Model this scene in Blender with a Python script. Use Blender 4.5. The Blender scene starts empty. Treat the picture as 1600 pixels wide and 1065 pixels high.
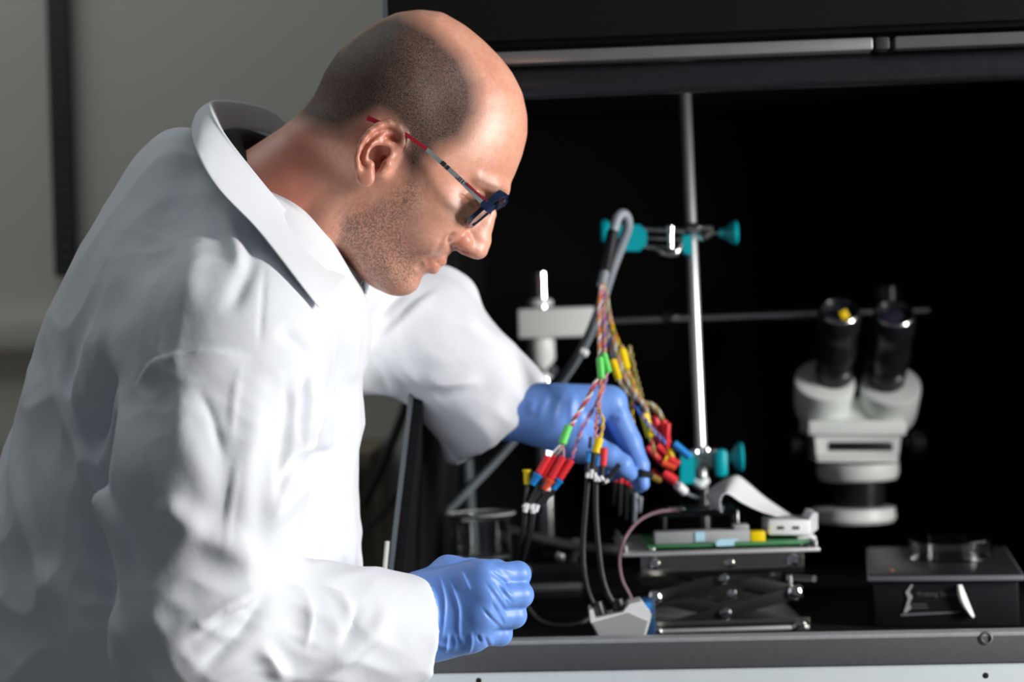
import bpy, bmesh, math, random
import numpy as np
from mathutils import Vector, Matrix

random.seed(7)
np.random.seed(7)
sc = bpy.context.scene
COL = sc.collection

# ------------------------------------------------------------------ camera
FPX = 3100.0                       # focal length in pixels of the 1600 px wide frame
ROLL = math.radians(1.7)
CAM = Vector((0.0, 0.0, 1.2))
CR = Vector((math.cos(ROLL), 0, -math.sin(ROLL)))
CU = Vector((math.sin(ROLL), 0, math.cos(ROLL)))
CF = Vector((0, 1, 0))
cd = bpy.data.cameras.new('camera')
cam = bpy.data.objects.new('camera', cd)
COL.objects.link(cam)
cam.matrix_world = Matrix(((CR.x, CU.x, -CF.x, CAM.x), (CR.y, CU.y, -CF.y, CAM.y), (CR.z, CU.z, -CF.z, CAM.z), (0, 0, 0, 1)))
cd.sensor_width = 36.0
cd.lens = FPX * 36.0 / 1600.0
cd.clip_start = 0.05
cd.dof.use_dof = True
cd.dof.focus_distance = 1.70
cd.dof.aperture_fstop = 3.3
sc.camera = cam

# ------------------------------------------------------------------ light
wd = bpy.data.worlds.new('room_light')
sc.world = wd
wd.use_nodes = True
wd.node_tree.nodes['Background'].inputs[0].default_value = (0.80, 0.88, 1.0, 1)
wd.node_tree.nodes['Background'].inputs[1].default_value = 0.10

def area(name, loc, target, size, power, color=(1, 1, 1), shape='DISK', tall=None):
    l = bpy.data.lights.new(name, 'AREA')
    l.shape = shape
    l.size = size
    if tall: l.size_y = tall
    l.energy = power
    l.color = color
    o = bpy.data.objects.new(name, l)
    COL.objects.link(o)
    o.location = loc
    o.rotation_euler = (Vector(target) - Vector(loc)).to_track_quat('-Z', 'Y').to_euler()
    return o

area('key_lamp', (2.15, 0.93, 1.50), (-0.1, 1.8, 1.3), 0.36, 88, (1.0, 0.985, 0.965), 'RECTANGLE', 1.15)   # tall strip lamp at the right
area('ceiling_lamp', (-1.0, 2.05, 2.75), (-0.9, 2.05, 0.0), 1.2, 8, (0.93, 1.0, 0.97))

sc.view_settings.view_transform = 'Standard'
sc.view_settings.look = 'None'
sc.view_settings.gamma = 1.0
sc.view_settings.exposure = 0.0
sc.view_settings.use_curve_mapping = False

# ------------------------------------------------------------------ helpers
def W(px, py, d):
    """world point seen at pixel (px, py) at distance d along the view axis"""
    return CAM + CF * d + CR * ((px - 800.0) * d / FPX) + CU * ((532.5 - py) * d / FPX)

def Cf(px, py, d):
    """the same point in the camera's axes (right, depth, up)"""
    return np.array([(px - 800.0) * d / FPX, d, (532.5 - py) * d / FPX])

def to_world(V):
    V = np.asarray(V, dtype=np.float64)
    out = np.empty_like(V)
    for i in range(3):
        out[:, i] = CAM[i] + V[:, 0] * CR[i] + V[:, 1] * CF[i] + V[:, 2] * CU[i]
    return out

def mat(name, color, rough=0.5, metal=0.0, noise=None, bump=None, spec=0.5, trans=0.0, ior=1.45, sss=0.0, coat=0.0, emit=None, sheen=0.0):
    m = bpy.data.materials.new(name)
    m.use_nodes = True
    nt = m.node_tree
    b = nt.nodes['Principled BSDF']
    b.inputs['Base Color'].default_value = (*color, 1)
    b.inputs['Roughness'].default_value = rough
    b.inputs['Metallic'].default_value = metal
    b.inputs['Specular IOR Level'].default_value = spec
    b.inputs['Transmission Weight'].default_value = trans
    b.inputs['IOR'].default_value = ior
    b.inputs['Coat Weight'].default_value = coat
    b.inputs['Sheen Weight'].default_value = sheen
    if sss:
        b.inputs['Subsurface Weight'].default_value = sss
        b.inputs['Subsurface Scale'].default_value = 0.01
    if emit:
        b.inputs['Emission Color'].default_value = (*emit[0], 1)
        b.inputs['Emission Strength'].default_value = emit[1]
    if noise or bump:
        tc = nt.nodes.new('ShaderNodeTexCoord')
    if noise:                                   # (scale, amount, detail)
        n = nt.nodes.new('ShaderNodeTexNoise')
        n.inputs['Scale'].default_value = noise[0]
        n.inputs['Detail'].default_value = noise[2] if len(noise) > 2 else 4
        nt.links.new(tc.outputs['Object'], n.inputs['Vector'])
        mx = nt.nodes.new('ShaderNodeMix')
        mx.data_type = 'RGBA'
        a = noise[1]
        mx.inputs['A'].default_value = (*[max(0, c * (1 - a)) for c in color], 1)
        mx.inputs['B'].default_value = (*[min(1, c * (1 + a)) for c in color], 1)
        nt.links.new(n.outputs['Fac'], mx.inputs['Factor'])
        nt.links.new(mx.outputs['Result'], b.inputs['Base Color'])
    if bump:                                    # (scale, strength, distance)
        n2 = nt.nodes.new('ShaderNodeTexNoise')
        n2.inputs['Scale'].default_value = bump[0]
        n2.inputs['Detail'].default_value = 3
        nt.links.new(tc.outputs['Object'], n2.inputs['Vector'])
        bp = nt.nodes.new('ShaderNodeBump')
        bp.inputs['Strength'].default_value = bump[1]
        bp.inputs['Distance'].default_value = bump[2]
        nt.links.new(n2.outputs['Fac'], bp.inputs['Height'])
        nt.links.new(bp.outputs['Normal'], b.inputs['Normal'])
    return m

def pane(name, tint=(0.96, 0.98, 0.98), gloss=0.08):
    """thin clear sheet: lets light straight through and reflects a little at its surface"""
    m = bpy.data.materials.new(name)
    m.use_nodes = True
    nt = m.node_tree
    nt.nodes.remove(nt.nodes['Principled BSDF'])
    t = nt.nodes.new('ShaderNodeBsdfTransparent'); t.inputs[0].default_value = (*tint, 1)
    g = nt.nodes.new('ShaderNodeBsdfGlossy'); g.inputs['Roughness'].default_value = 0.03
    fr = nt.nodes.new('ShaderNodeFresnel'); fr.inputs[0].default_value = 1.5
    mx = nt.nodes.new('ShaderNodeMixShader')
    nt.links.new(fr.outputs[0], mx.inputs[0]); nt.links.new(t.outputs[0], mx.inputs[1]); nt.links.new(g.outputs[0], mx.inputs[2])
    nt.links.new(mx.outputs[0], nt.nodes['Material Output'].inputs['Surface'])
    return m

def props(o, label=None, cat=None, group=None, kind=None):
    if label: o['label'] = label
    if cat: o['category'] = cat
    if group: o['group'] = group
    if kind: o['kind'] = kind
    return o

def thing(name, loc, label, cat, group=None):
    o = bpy.data.objects.new(name, None)
    o.empty_display_size = 0.03
    o.location = loc
    COL.objects.link(o)
    return props(o, label, cat, group)

_origin = {}
def link(name, me, parent=None):
    o = bpy.data.objects.new(name, me)
    COL.objects.link(o)
    if parent is not None:
        o.parent = parent
        t = Vector(parent.location)
        p = parent.parent
        while p is not None:
            t = t + Vector(p.location)
            p = p.parent
        o.location = -t                        # vertices are in world space
    return o

def mesh(name, V, F, m, parent=None, smooth=True, sharp=None):
    me = bpy.data.meshes.new(name)
    me.from_pydata([tuple(v) for v in V], [], [tuple(f) for f in F])
    if smooth:
        me.polygons.foreach_set('use_smooth', [True] * len(me.polygons))
    me.materials.append(m)
    me.update()
    o = link(name, me, parent)
    if smooth and sharp:
        me.set_sharp_from_angle(angle=math.radians(sharp))
    return o

def npmesh(name, V, Q, m, parent=None):
    """fast mesh from numpy arrays of vertices and quads (world space)"""
    me = bpy.data.meshes.new(name)
    me.vertices.add(len(V))
    me.vertices.foreach_set('co', np.ascontiguousarray(V, dtype=np.float32).ravel())
    n = len(Q)
    me.loops.add(n * 4)
    me.loops.foreach_set('vertex_index', np.ascontiguousarray(Q, dtype=np.int32).ravel())
    me.polygons.add(n)
    me.polygons.foreach_set('loop_start', np.arange(0, n * 4, 4, dtype=np.int32))
    me.polygons.foreach_set('use_smooth', np.ones(n, dtype=bool))
    me.materials.append(m)
    me.update(calc_edges=True)
    me.validate()
    return link(name, me, parent)

class MB:
    """collects shapes (world space) for one mesh object"""
    def __init__(s):
        s.v = []
        s.f = []
    def add(s, V, F):
        o = len(s.v)
        s.v += [Vector(v) for v in V]
        s.f += [tuple(i + o for i in f) for f in F]
        return s
    def box(s, c, size, rot=None, bev=0.0):
        bm = bmesh.new()
        bmesh.ops.create_cube(bm, size=1.0)
        for v in bm.verts:
            v.co = Vector((v.co.x * size[0], v.co.y * size[1], v.co.z * size[2]))
        if bev > 0:
            bmesh.ops.bevel(bm, geom=bm.edges[:], offset=min(bev, min(size) * 0.45), segments=2, affect='EDGES', profile=0.5)
        R = rot if rot is not None else Matrix.Identity(3)
        bm.verts.index_update()
        V = [R @ v.co + Vector(c) for v in bm.verts]
        F = [[v.index for v in f.verts] for f in bm.faces]
        bm.free()
        return s.add(V, F)
    def tube(s, pts, r, n=10, cap=True):
        pts = [Vector(p) for p in pts]
        m = len(pts)
        rs = r if hasattr(r, '__len__') else [r] * m
        t0 = (pts[1] - pts[0]).normalized()
        up = Vector((0, 0, 1)) if abs(t0.z) < 0.9 else Vector((1, 0, 0))
        a = t0.cross(up).normalized()
        V = []
        prev = t0
        for i, p in enumerate(pts):
            if i == 0: t = t0
            elif i == m - 1: t = (pts[i] - pts[i - 1]).normalized()
            else: t = (pts[i + 1] - pts[i - 1]).normalized()
            q = prev.rotation_difference(t)
            a = q @ a
            a = (a - t * a.dot(t)).normalized()
            prev = t
            b = t.cross(a)
            for k in range(n):
                an = 2 * math.pi * k / n
                V.append(p + (a * math.cos(an) + b * math.sin(an)) * rs[i])
        F = []
        for i in range(m - 1):
            for k in range(n):
                F.append((i * n + k, i * n + (k + 1) % n, (i + 1) * n + (k + 1) % n, (i + 1) * n + k))
        if cap:
            F.append(tuple(range(n - 1, -1, -1)))
            F.append(tuple((m - 1) * n + k for k in range(n)))
        return s.add(V, F)
    def lathe(s, base, axis, prof, n=24, cap=True):
        """prof: list of (distance along axis, radius)"""
        base = Vector(base); ax = Vector(axis).normalized()
        up = Vector((0, 0, 1)) if abs(ax.z) < 0.9 else Vector((1, 0, 0))
        a = ax.cross(up).normalized(); b = ax.cross(a)
        V = []; F = []
        for h, r in prof:
            for k in range(n):
                an = 2 * math.pi * k / n
                V.append(base + ax * h + (a * math.cos(an) + b * math.sin(an)) * max(r, 1e-5))
        for i in range(len(prof) - 1):
            for k in range(n):
                F.append((i * n + k, i * n + (k + 1) % n, (i + 1) * n + (k + 1) % n, (i + 1) * n + k))
        if cap:
            F.append(tuple(range(n - 1, -1, -1)))
            F.append(tuple((len(prof) - 1) * n + k for k in range(n)))
        return s.add(V, F)
    def build(s, name, m, parent=None, smooth=True, sharp=40):
        o = mesh(name, s.v, s.f, m, parent, smooth, sharp)
        bm = bmesh.new(); bm.from_mesh(o.data)
        bmesh.ops.recalc_face_normals(bm, faces=bm.faces[:])
        bm.to_mesh(o.data); bm.free()
        if smooth and sharp:
            o.data.set_sharp_from_angle(angle=math.radians(sharp))
        return o

def spline(P, n=8):
    """Catmull-Rom through the points"""
    P = [Vector(p) for p in P]
    out = []
    for i in range(len(P) - 1):
        p0 = P[max(i - 1, 0)]; p1 = P[i]; p2 = P[i + 1]; p3 = P[min(i + 2, len(P) - 1)]
        for k in range(n):
            t = k / n
            out.append(0.5 * ((2 * p1) + (-p0 + p2) * t + (2 * p0 - 5 * p1 + 4 * p2 - p3) * t * t + (-p0 + 3 * p1 - 3 * p2 + p3) * t ** 3))
    out.append(P[-1])
    return out

# ---- implicit sculpting: distance fields on a grid, meshed with surface nets
class Vol:
    def __init__(s, lo, hi, h):
        s.lo = np.array(lo, dtype=np.float64); s.h = h
        s.n = np.ceil((np.array(hi) - s.lo) / h).astype(int) + 1
        s.ax = [(s.lo[i] + h * np.arange(s.n[i])).astype(np.float32) for i in range(3)]
        s.F = np.full(tuple(s.n), 1.0, dtype=np.float32)
    def sl(s, lo, hi):
        a = np.clip(np.floor((np.array(lo) - s.lo) / s.h).astype(int), 0, s.n)
        b = np.clip(np.ceil((np.array(hi) - s.lo) / s.h).astype(int) + 1, 0, s.n)
        sl = tuple(slice(a[i], b[i]) for i in range(3))
        x = s.ax[0][sl[0]][:, None, None]; y = s.ax[1][sl[1]][None, :, None]; z = s.ax[2][sl[2]][None, None, :]
        return sl, x, y, z
    def union(s, sl, g, k):
        f = s.F[sl]
        if k > 0:
            hh = np.clip(0.5 + 0.5 * (f - g) / k, 0, 1)
            s.F[sl] = f + (g - f) * hh - k * hh * (1 - hh)
        else:
            s.F[sl] = np.minimum(f, g)
    def cut(s, sl, g, k):
        f = s.F[sl]; g = -g
        hh = np.clip(0.5 - 0.5 * (f - g) / max(k, 1e-6), 0, 1)
        s.F[sl] = f + (g - f) * hh + k * hh * (1 - hh)
    def cone_f(s, a, b, r1, r2, pad):
        a = np.array(a); b = np.array(b); r = max(r1, r2) + pad
        sl, x, y, z = s.sl(np.minimum(a, b) - r, np.maximum(a, b) + r)
        d = b - a; L = float(d @ d) + 1e-12
        t = np.clip(((x - a[0]) * d[0] + (y - a[1]) * d[1] + (z - a[2]) * d[2]) / L, 0, 1)
        g = np.sqrt((x - a[0] - t * d[0]) ** 2 + (y - a[1] - t * d[1]) ** 2 + (z - a[2] - t * d[2]) ** 2) - (r1 + (r2 - r1) * t)
        return sl, g.astype(np.float32)
    def cone(s, a, b, r1, r2, k=0.0, cut=False):
        sl, g = s.cone_f(a, b, r1, r2, k + 3 * s.h)
        (s.cut if cut else s.union)(sl, g, k)
    def chain(s, pts, rs, k=0.0, cut=False):
        for i in range(len(pts) - 1):
            s.cone(pts[i], pts[i + 1], rs[i], rs[i + 1], k, cut)
    def ell(s, c, r, k=0.0, cut=False, ang=0.0):
        """ellipsoid; ang turns it in the image plane (degrees, counter-clockwise)"""
        c = np.array(c); m = max(r) + k + 3 * s.h
        sl, x, y, z = s.sl(c - m, c + m)
        x = x - c[0]; y = y - c[1]; z = z - c[2]
        ca, sa = math.cos(math.radians(ang)), math.sin(math.radians(ang))
        u = x * ca + z * sa; v = -x * sa + z * ca
        k0 = np.sqrt((u / r[0]) ** 2 + (y / r[1]) ** 2 + (v / r[2]) ** 2)
        k1 = np.sqrt((u / r[0] ** 2) ** 2 + (y / r[1] ** 2) ** 2 + (v / r[2] ** 2) ** 2) + 1e-6
        g = (k0 * (k0 - 1) / k1).astype(np.float32)
        (s.cut if cut else s.union)(sl, g, k)
    def mesh(s, smooth=2):
        F = s.F; h = s.h
        S = F < 0
        nx, ny, nz = F.shape
        cnt = np.zeros((nx - 1, ny - 1, nz - 1), dtype=np.uint8)
        cor = [(i, j, k) for i in (0, 1) for j in (0, 1) for k in (0, 1)]
        for (i, j, k) in cor:
            cnt += S[i:nx - 1 + i, j:ny - 1 + j, k:nz - 1 + k]
        act = (cnt > 0) & (cnt < 8)
        idx = np.full(act.shape, -1, dtype=np.int64)
        cells = np.argwhere(act)
        idx[act] = np.arange(len(cells))
        pos = np.zeros((len(cells), 3)); num = np.zeros(len(cells))
        vals = {c: F[cells[:, 0] + c[0], cells[:, 1] + c[1], cells[:, 2] + c[2]] for c in cor}
        for a in cor:
            for ax in range(3):
                if a[ax] == 0:
                    b = list(a); b[ax] = 1; b = tuple(b)
                    fa = vals[a]; fb = vals[b]
                    mm = (fa < 0) != (fb < 0)
                    t = fa[mm] / (fa[mm] - fb[mm])
                    p = np.tile(np.array(a, dtype=float), (mm.sum(), 1))
                    p[:, ax] += t
                    pos[mm] += p; num[mm] += 1
        V = s.lo + h * (cells + pos / np.maximum(num, 1)[:, None])
        Q = []
        for ax in range(3):
            u, v = (ax + 1) % 3, (ax + 2) % 3
            s0 = [slice(0, d) for d in F.shape]; s1 = [slice(0, d) for d in F.shape]
            s0[ax] = slice(0, F.shape[ax] - 1); s1[ax] = slice(1, F.shape[ax])
            ch = np.argwhere(S[tuple(s0)] != S[tuple(s1)])
            ok = (ch[:, u] >= 1) & (ch[:, v] >= 1) & (ch[:, u] < F.shape[u] - 1) & (ch[:, v] < F.shape[v] - 1)
            ch = ch[ok]
            eu = np.zeros(3, int); eu[u] = 1
            ev = np.zeros(3, int); ev[v] = 1
            q = np.stack([idx[tuple(c.T)] for c in (ch, ch - eu, ch - eu - ev, ch - ev)], axis=1)
            ins = S[tuple(ch.T)]
            q[~ins] = q[~ins][:, ::-1]
            Q.append(q)
        Q = np.concatenate(Q)
        Q = Q[(Q >= 0).all(axis=1)]
        for _ in range(smooth):
            V = laplace(V, Q, 0.5)
        return V, Q

def laplace(V, Q, f):
    acc = np.zeros_like(V); n = np.zeros(len(V))
    for a, b in ((0, 1), (1, 2), (2, 3), (3, 0)):
        for i in range(3):
            acc[:, i] += np.bincount(Q[:, a], weights=V[Q[:, b], i], minlength=len(V))
            acc[:, i] += np.bincount(Q[:, b], weights=V[Q[:, a], i], minlength=len(V))
        n += np.bincount(Q[:, a], minlength=len(V)) + np.bincount(Q[:, b], minlength=len(V))
    n = np.maximum(n, 1)
    return V + f * (acc / n[:, None] - V)

def normals(V, Q):
    fn = np.cross(V[Q[:, 2]] - V[Q[:, 0]], V[Q[:, 3]] - V[Q[:, 1]])
    N = np.zeros_like(V)
    for a in range(4):
        for i in range(3):
            N[:, i] += np.bincount(Q[:, a], weights=fn[:, i], minlength=len(V))
    return N / np.maximum(np.linalg.norm(N, axis=1), 1e-12)[:, None]

def pix(V):
    return 800 + V[:, 0] * FPX / V[:, 1], 532.5 - V[:, 2] * FPX / V[:, 1]

def poly_sdf(px, py, P):
    """signed distance (px) to a closed polygon, negative inside"""
    P = np.array(P, dtype=float)
    d = np.full(px.shape, 1e9); ins = np.zeros(px.shape, bool)
    for i in range(len(P)):
        a = P[i]; b = P[(i + 1) % len(P)]; e = b - a
        t = np.clip(((px - a[0]) * e[0] + (py - a[1]) * e[1]) / (e @ e), 0, 1)
        d = np.minimum(d, (px - a[0] - t * e[0]) ** 2 + (py - a[1] - t * e[1]) ** 2)
        c = ((a[1] > py) != (b[1] > py))
        xx = a[0] + (py - a[1]) * e[0] / (e[1] if abs(e[1]) > 1e-9 else 1e-9)
        ins ^= c & (px < xx)
    d = np.sqrt(d)
    return np.where(ins, -d, d)

def line_dist(px, py, P):
    """distance to an open polyline, side (signed) and the fraction along it"""
    P = np.array(P, dtype=float)
    L = np.concatenate([[0], np.cumsum(np.linalg.norm(np.diff(P, axis=0), axis=1))])
    best = np.full(px.shape, 1e9); sd = np.zeros(px.shape); fr = np.zeros(px.shape)
    for i in range(len(P) - 1):
        a = P[i]; e = P[i + 1] - a; l = np.linalg.norm(e)
        t = np.clip(((px - a[0]) * e[0] + (py - a[1]) * e[1]) / (l * l), 0, 1)
        dx = px - a[0] - t * e[0]; dy = py - a[1] - t * e[1]
        d = np.sqrt(dx * dx + dy * dy)
        m = d < best
        best[m] = d[m]
        sd[m] = np.sign(e[0] * dy - e[1] * dx)[m]
        fr[m] = ((L[i] + t * l) / L[-1])[m]
    return best, best * sd, fr

def smooth_line(P, n=6):
    return [(q.x, q.y) for q in spline([(p[0], p[1], 0) for p in P], n)]

def field(px, py, ctrl, sig):
    """normalised Gaussian blend of control values (px, py, v1, v2, ...)"""
    nv = len(ctrl[0]) - 2
    num = [np.zeros(px.shape) for _ in range(nv)]; den = np.full(px.shape, 1e-12)
    for c in ctrl:
        w = np.exp(-((px - c[0]) ** 2 + (py - c[1]) ** 2) / (2 * sig * sig)) + 1e-9 / (1 + ((px - c[0]) ** 2 + (py - c[1]) ** 2))
        den += w
        for i in range(nv): num[i] += w * c[2 + i]
    return [q / den for q in num]

def blur2(A, s):
    r = int(3 * s) + 1
    k = np.exp(-np.arange(-r, r + 1) ** 2 / (2.0 * s * s)); k /= k.sum()
    for ax in (0, 1):
        P = np.pad(A, [(r, r) if i == ax else (0, 0) for i in (0, 1)], mode='edge')
        out = np.zeros_like(A)
        for i, w in enumerate(k):
            out += w * (P[i:i + A.shape[0], :] if ax == 0 else P[:, i:i + A.shape[1]])
        A = out
    return A

def inflate(vol, poly, ctrl, sig, d0, blur=2.0, yoff=None):
    """solid whose side view is the polygon (px) at depth d0, rounded across its width"""
    k = d0 / FPX
    X, Z = np.meshgrid(vol.ax[0], vol.ax[2], indexing='ij')
    px = 800 + X / k; py = 532.5 - Z / k
    s = blur2(poly_sdf(px, py, poly) * k, blur)
    w, R = field(px, py, ctrl, sig)
    w = w / 1000.0; R = R / 1000.0
    t = np.minimum(-s / R, 1.0)
    A = ((1 - t) ** 2)[:, None, :].astype(np.float32)
    y = (vol.ax[1] - d0)[None, :, None]
    g = np.sqrt((y / w[:, None, :]) ** 2 + A) - 1.0
    g = g * np.minimum(w, R)[:, None, :]
    return g.astype(np.float32)

def brush(V, N, P, amp, width, mode='ridge', dmax=9.0, dmin=0.0, taper=0.38, face=True, sharp=0.25, ref=None, smoothp=True):
    """push the surface along its normal beside a line traced in the image plane of the thing"""
    px, py = pix(V)
    PP = smooth_line(P) if smoothp else P
    d, sd, fr = line_dist(px, py, PP)
    if mode == 'ridge': g = np.exp(-(d / width) ** 2)
    elif mode == 'step':                                       # steep on the left of the line, long on its right
        g = np.where(sd > 0, np.exp(-sd / width), np.exp(-(sd / (width * sharp)) ** 2))
    elif mode == 'tuck':
        q = sd / width
        g = 0.8 * np.tanh(sd / 5.0) * np.exp(-np.abs(q)) + 0.2 * np.exp(-q * q)
    if taper > 0:
        q_ = np.clip(np.minimum(fr, 1 - fr) / taper, 0, 1)
        g = g * q_ * q_ * (3 - 2 * q_)
    m = (V[:, 1] < dmax) & (V[:, 1] > dmin)
    if face: g = g * np.clip(-N[:, 1] * 2.5 + 0.5, 0, 1)
    g = g * m
    return V + N * (amp * g)[:, None]

def crumple(V, N, seed, wl, amp, aniso=(1, 1, 1), wgt=1.0):
    """soft crease pattern: ridged sums of warped waves, pushed along the normal"""
    r = np.random.RandomState(seed)
    P = V * np.array(aniso)
    w = np.zeros(len(V)); wa = np.zeros((len(V), 3))
    for _ in range(4):
        k = r.normal(0, 1, 3); k *= 2 * math.pi / (wl * 2.2) / np.linalg.norm(k)
        wa += np.sin(P @ k + r.uniform(0, 6.28))[:, None] * r.normal(0, 1, 3) * wl * 0.22
    Pw = P + wa
    for _ in range(5):
        k = r.normal(0, 1, 3); k *= 2 * math.pi / (wl * r.uniform(0.8, 1.5)) / np.linalg.norm(k)
        w += np.sin(Pw @ k + r.uniform(0, 6.28))
    w /= 5 ** 0.5
    g = 1.0 - np.abs(w) * 1.3
    return V + N * (amp * wgt * np.clip(g, -1, 1))[:, None]

# ------------------------------------------------------------------ materials
M = {}
M['wall'] = mat('wall_paint', (0.64, 0.615, 0.55), 0.9, noise=(1.5, 0.06), bump=(180, 0.1, 0.001))
M['floor'] = mat('floor_vinyl', (0.20, 0.20, 0.19), 0.5, noise=(6, 0.15))
M['black'] = mat('black_panel', (0.0042, 0.0045, 0.005), 0.8, spec=0.15, noise=(9, 0.2), bump=(250, 0.15, 0.001))
M['blackroll'] = mat('black_vinyl', (0.012, 0.013, 0.016), 0.35, bump=(60, 0.3, 0.003))
M['alu'] = mat('brushed_aluminium', (0.42, 0.42, 0.41), 0.35, 0.85, noise=(40, 0.15))
M['edge'] = mat('grey_edge_trim', (0.10, 0.12, 0.135), 0.5, 0.2)
M['paleedge'] = mat('pale_edge_trim', (0.55, 0.55, 0.52), 0.5)
M['lip'] = mat('grey_steel_lip', (0.135, 0.14, 0.145), 0.45, 0.25, noise=(120, 0.12), bump=(400, 0.15, 0.0006))
M['cab'] = mat('light_grey_cabinet', (0.70, 0.76, 0.79), 0.4, noise=(30, 0.04), bump=(300, 0.08, 0.0005))
M['rail'] = mat('dark_rail', (0.04, 0.04, 0.04), 0.5, 0.3)
M['slot'] = mat('rail_slot', (0.075, 0.075, 0.075), 0.6)
M['brown'] = mat('brown_laminate', (0.24, 0.195, 0.145), 0.55, noise=(4, 0.25, 6))
M['darkcable'] = mat('dark_cable', (0.02, 0.02, 0.021), 0.45)
M['hole'] = mat('dark_hole', (0.006, 0.006, 0.006), 0.9)
M['steel'] = mat('steel', (0.62, 0.62, 0.61), 0.22, 1.0, noise=(60, 0.08))
M['chrome'] = mat('polished_chrome', (0.82, 0.83, 0.84), 0.12, 1.0)

# ------------------------------------------------------------------ the setting
def slab(name, x0, x1, y0, y1, z0, z1, m, kind='structure', parent=None, bev=0.0):
    b = MB().box(((x0 + x1) / 2, (y0 + y1) / 2, (z0 + z1) / 2), (x1 - x0, y1 - y0, z1 - z0), bev=bev)
    o = b.build(name, m, parent, smooth=bev > 0)
    if kind and parent is None: o['kind'] = kind
    return o

slab('floor', -3, 3, -0.8, 2.95, -0.05, 0.0, M['floor'])
slab('wall_back', -3, 3, 2.85, 2.95, 0.0, 2.9, M['wall'])

# black experiment box standing on the grey cabinet, turned a little
YAW = math.radians(4.0)
BO = Vector((0.0, 1.862, 0.0))
BX = Vector((math.cos(YAW), -math.sin(YAW), 0)); BY = Vector((math.sin(YAW), math.cos(YAW), 0))
BR = Matrix(((BX.x, BY.x, 0), (BX.y, BY.y, 0), (0, 0, 1)))
def B(x, y, z): return BO + BX * x + BY * y + Vector((0, 0, z))
def bbox(mb, x0, x1, y0, y1, z0, z1, bev=0.0):
    return mb.box(B((x0 + x1) / 2, (y0 + y1) / 2, (z0 + z1) / 2), (x1 - x0, y1 - y0, z1 - z0), BR, bev)
FLOORZ = 0.900                       # the floor inside the box

bench = thing('bench_cabinet', B(0.25, 0.3, 0), 'light grey steel cabinet carrying the black box, below the dark lip', 'cabinet')
bbox(MB(), -0.135, 1.28, -0.001, 0.78, 0.0, 0.8895).build('body', M['cab'], bench, smooth=False)
for (px, py, r) in ((1540, 1055, 0.0031), (748, 1063, 0.003)):
    c = W(px, py, 1.85); yy = -0.0012
    # project on the cabinet's front plane
    t = (BO + BY * yy - CAM).dot(BY) / (c - CAM).dot(BY)
    p = CAM + (c - CAM) * t
    MB().lathe(p - BY * 0.0003, BY, [(0, r * 0.6), (0.0006, r)], 14).build('screw_hole', M['hole'], bench)

box = thing('experiment_box', B(0.25, 0.3, 0.89), 'large open black box with an aluminium front rail, on the grey cabinet', 'enclosure')
bbox(MB(), -0.125, 1.26, 0.02, 0.80, 0.8905, FLOORZ).build('floor_panel', M['black'], box, smooth=False)
bbox(MB(), -0.13, 1.26, 0.80, 0.812, 0.8905, 1.49).build('back_panel', M['black'], box, smooth=False)
bbox(MB(), 1.12, 1.132, 0.02, 0.80, 0.901, 1.49).build('side_panel', M['black'], box, smooth=False)
bbox(MB(), -0.13, 1.132, 0.095, 0.80, 1.49, 1.50).build('roof_panel', M['black'], box, smooth=False)
bbox(MB(), -0.119, 1.28, 0.085, 0.095, 1.495, 1.95).build('upper_panel', M['black'], box, smooth=False)
bbox(MB(), -0.1235, -0.1195, 0.082, 0.097, 1.495, 1.95).build('edge_strip', M['edge'], box, smooth=False)
lipo = bbox(MB(), -0.135, 1.28, -0.004, 0.022, 0.8905, 0.9185, 0.002).build('front_lip', M['lip'], box)
M['liplight'] = mat('painted_lip_light', (0.50, 0.51, 0.52), 0.4, 0.3, noise=(150, 0.2))  # paler grey paints the light along the lip's top edge
bbox(MB(), -0.135, 1.28, -0.0046, 0.020, 0.9150, 0.9192, 0.0012).build('lip_light_strip', M['liplight'], box)
# bolt on the lip
c = W(1541, 996, 1.84)
t = (BO - BY * 0.004 - CAM).dot(BY) / (c - CAM).dot(BY)
p = CAM + (c - CAM) * t
MB().lathe(p + BY * 0.002, -BY, [(0, 0.0062), (0.003, 0.0062), (0.0036, 0.0045), (0.0022, 0.0038), (0.0022, 0.0001)], 20).build('bolt', M['lip'], box)
# aluminium front rail over the opening, made of three lengths
def raily(px): return 98 - (px - 780) * 44 / 820.0
def rail_pt(px, dy):
    c = W(px, raily(px) + dy, 1.95)
    t = (BO + BY * 0.07 - CAM).dot(BY) / (c - CAM).dot(BY)
    return CAM + (c - CAM) * t
zr = rail_pt(1100, 0).z
def railx(px): return (rail_pt(px, 0) - BO).dot(BX)
for (a, b) in ((560, 1362), (1366, 1388), (1396, 2900)):
    nm = 'front_rail' if b != 1388 else 'rail_joint'
    bbox(MB(), railx(a), railx(b), 0.058, 0.094, zr - 0.006, zr + 0.006, 0.002).build(nm, M['alu'] if nm == 'front_rail' else M['rail'], box)
x0, x1 = railx(560), railx(2900)
MB().tube([B(x0, 0.086, zr - 0.022), B(x1, 0.086, zr - 0.022)], 0.0155, 20).build('rolled_blind', M['blackroll'], box)
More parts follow.
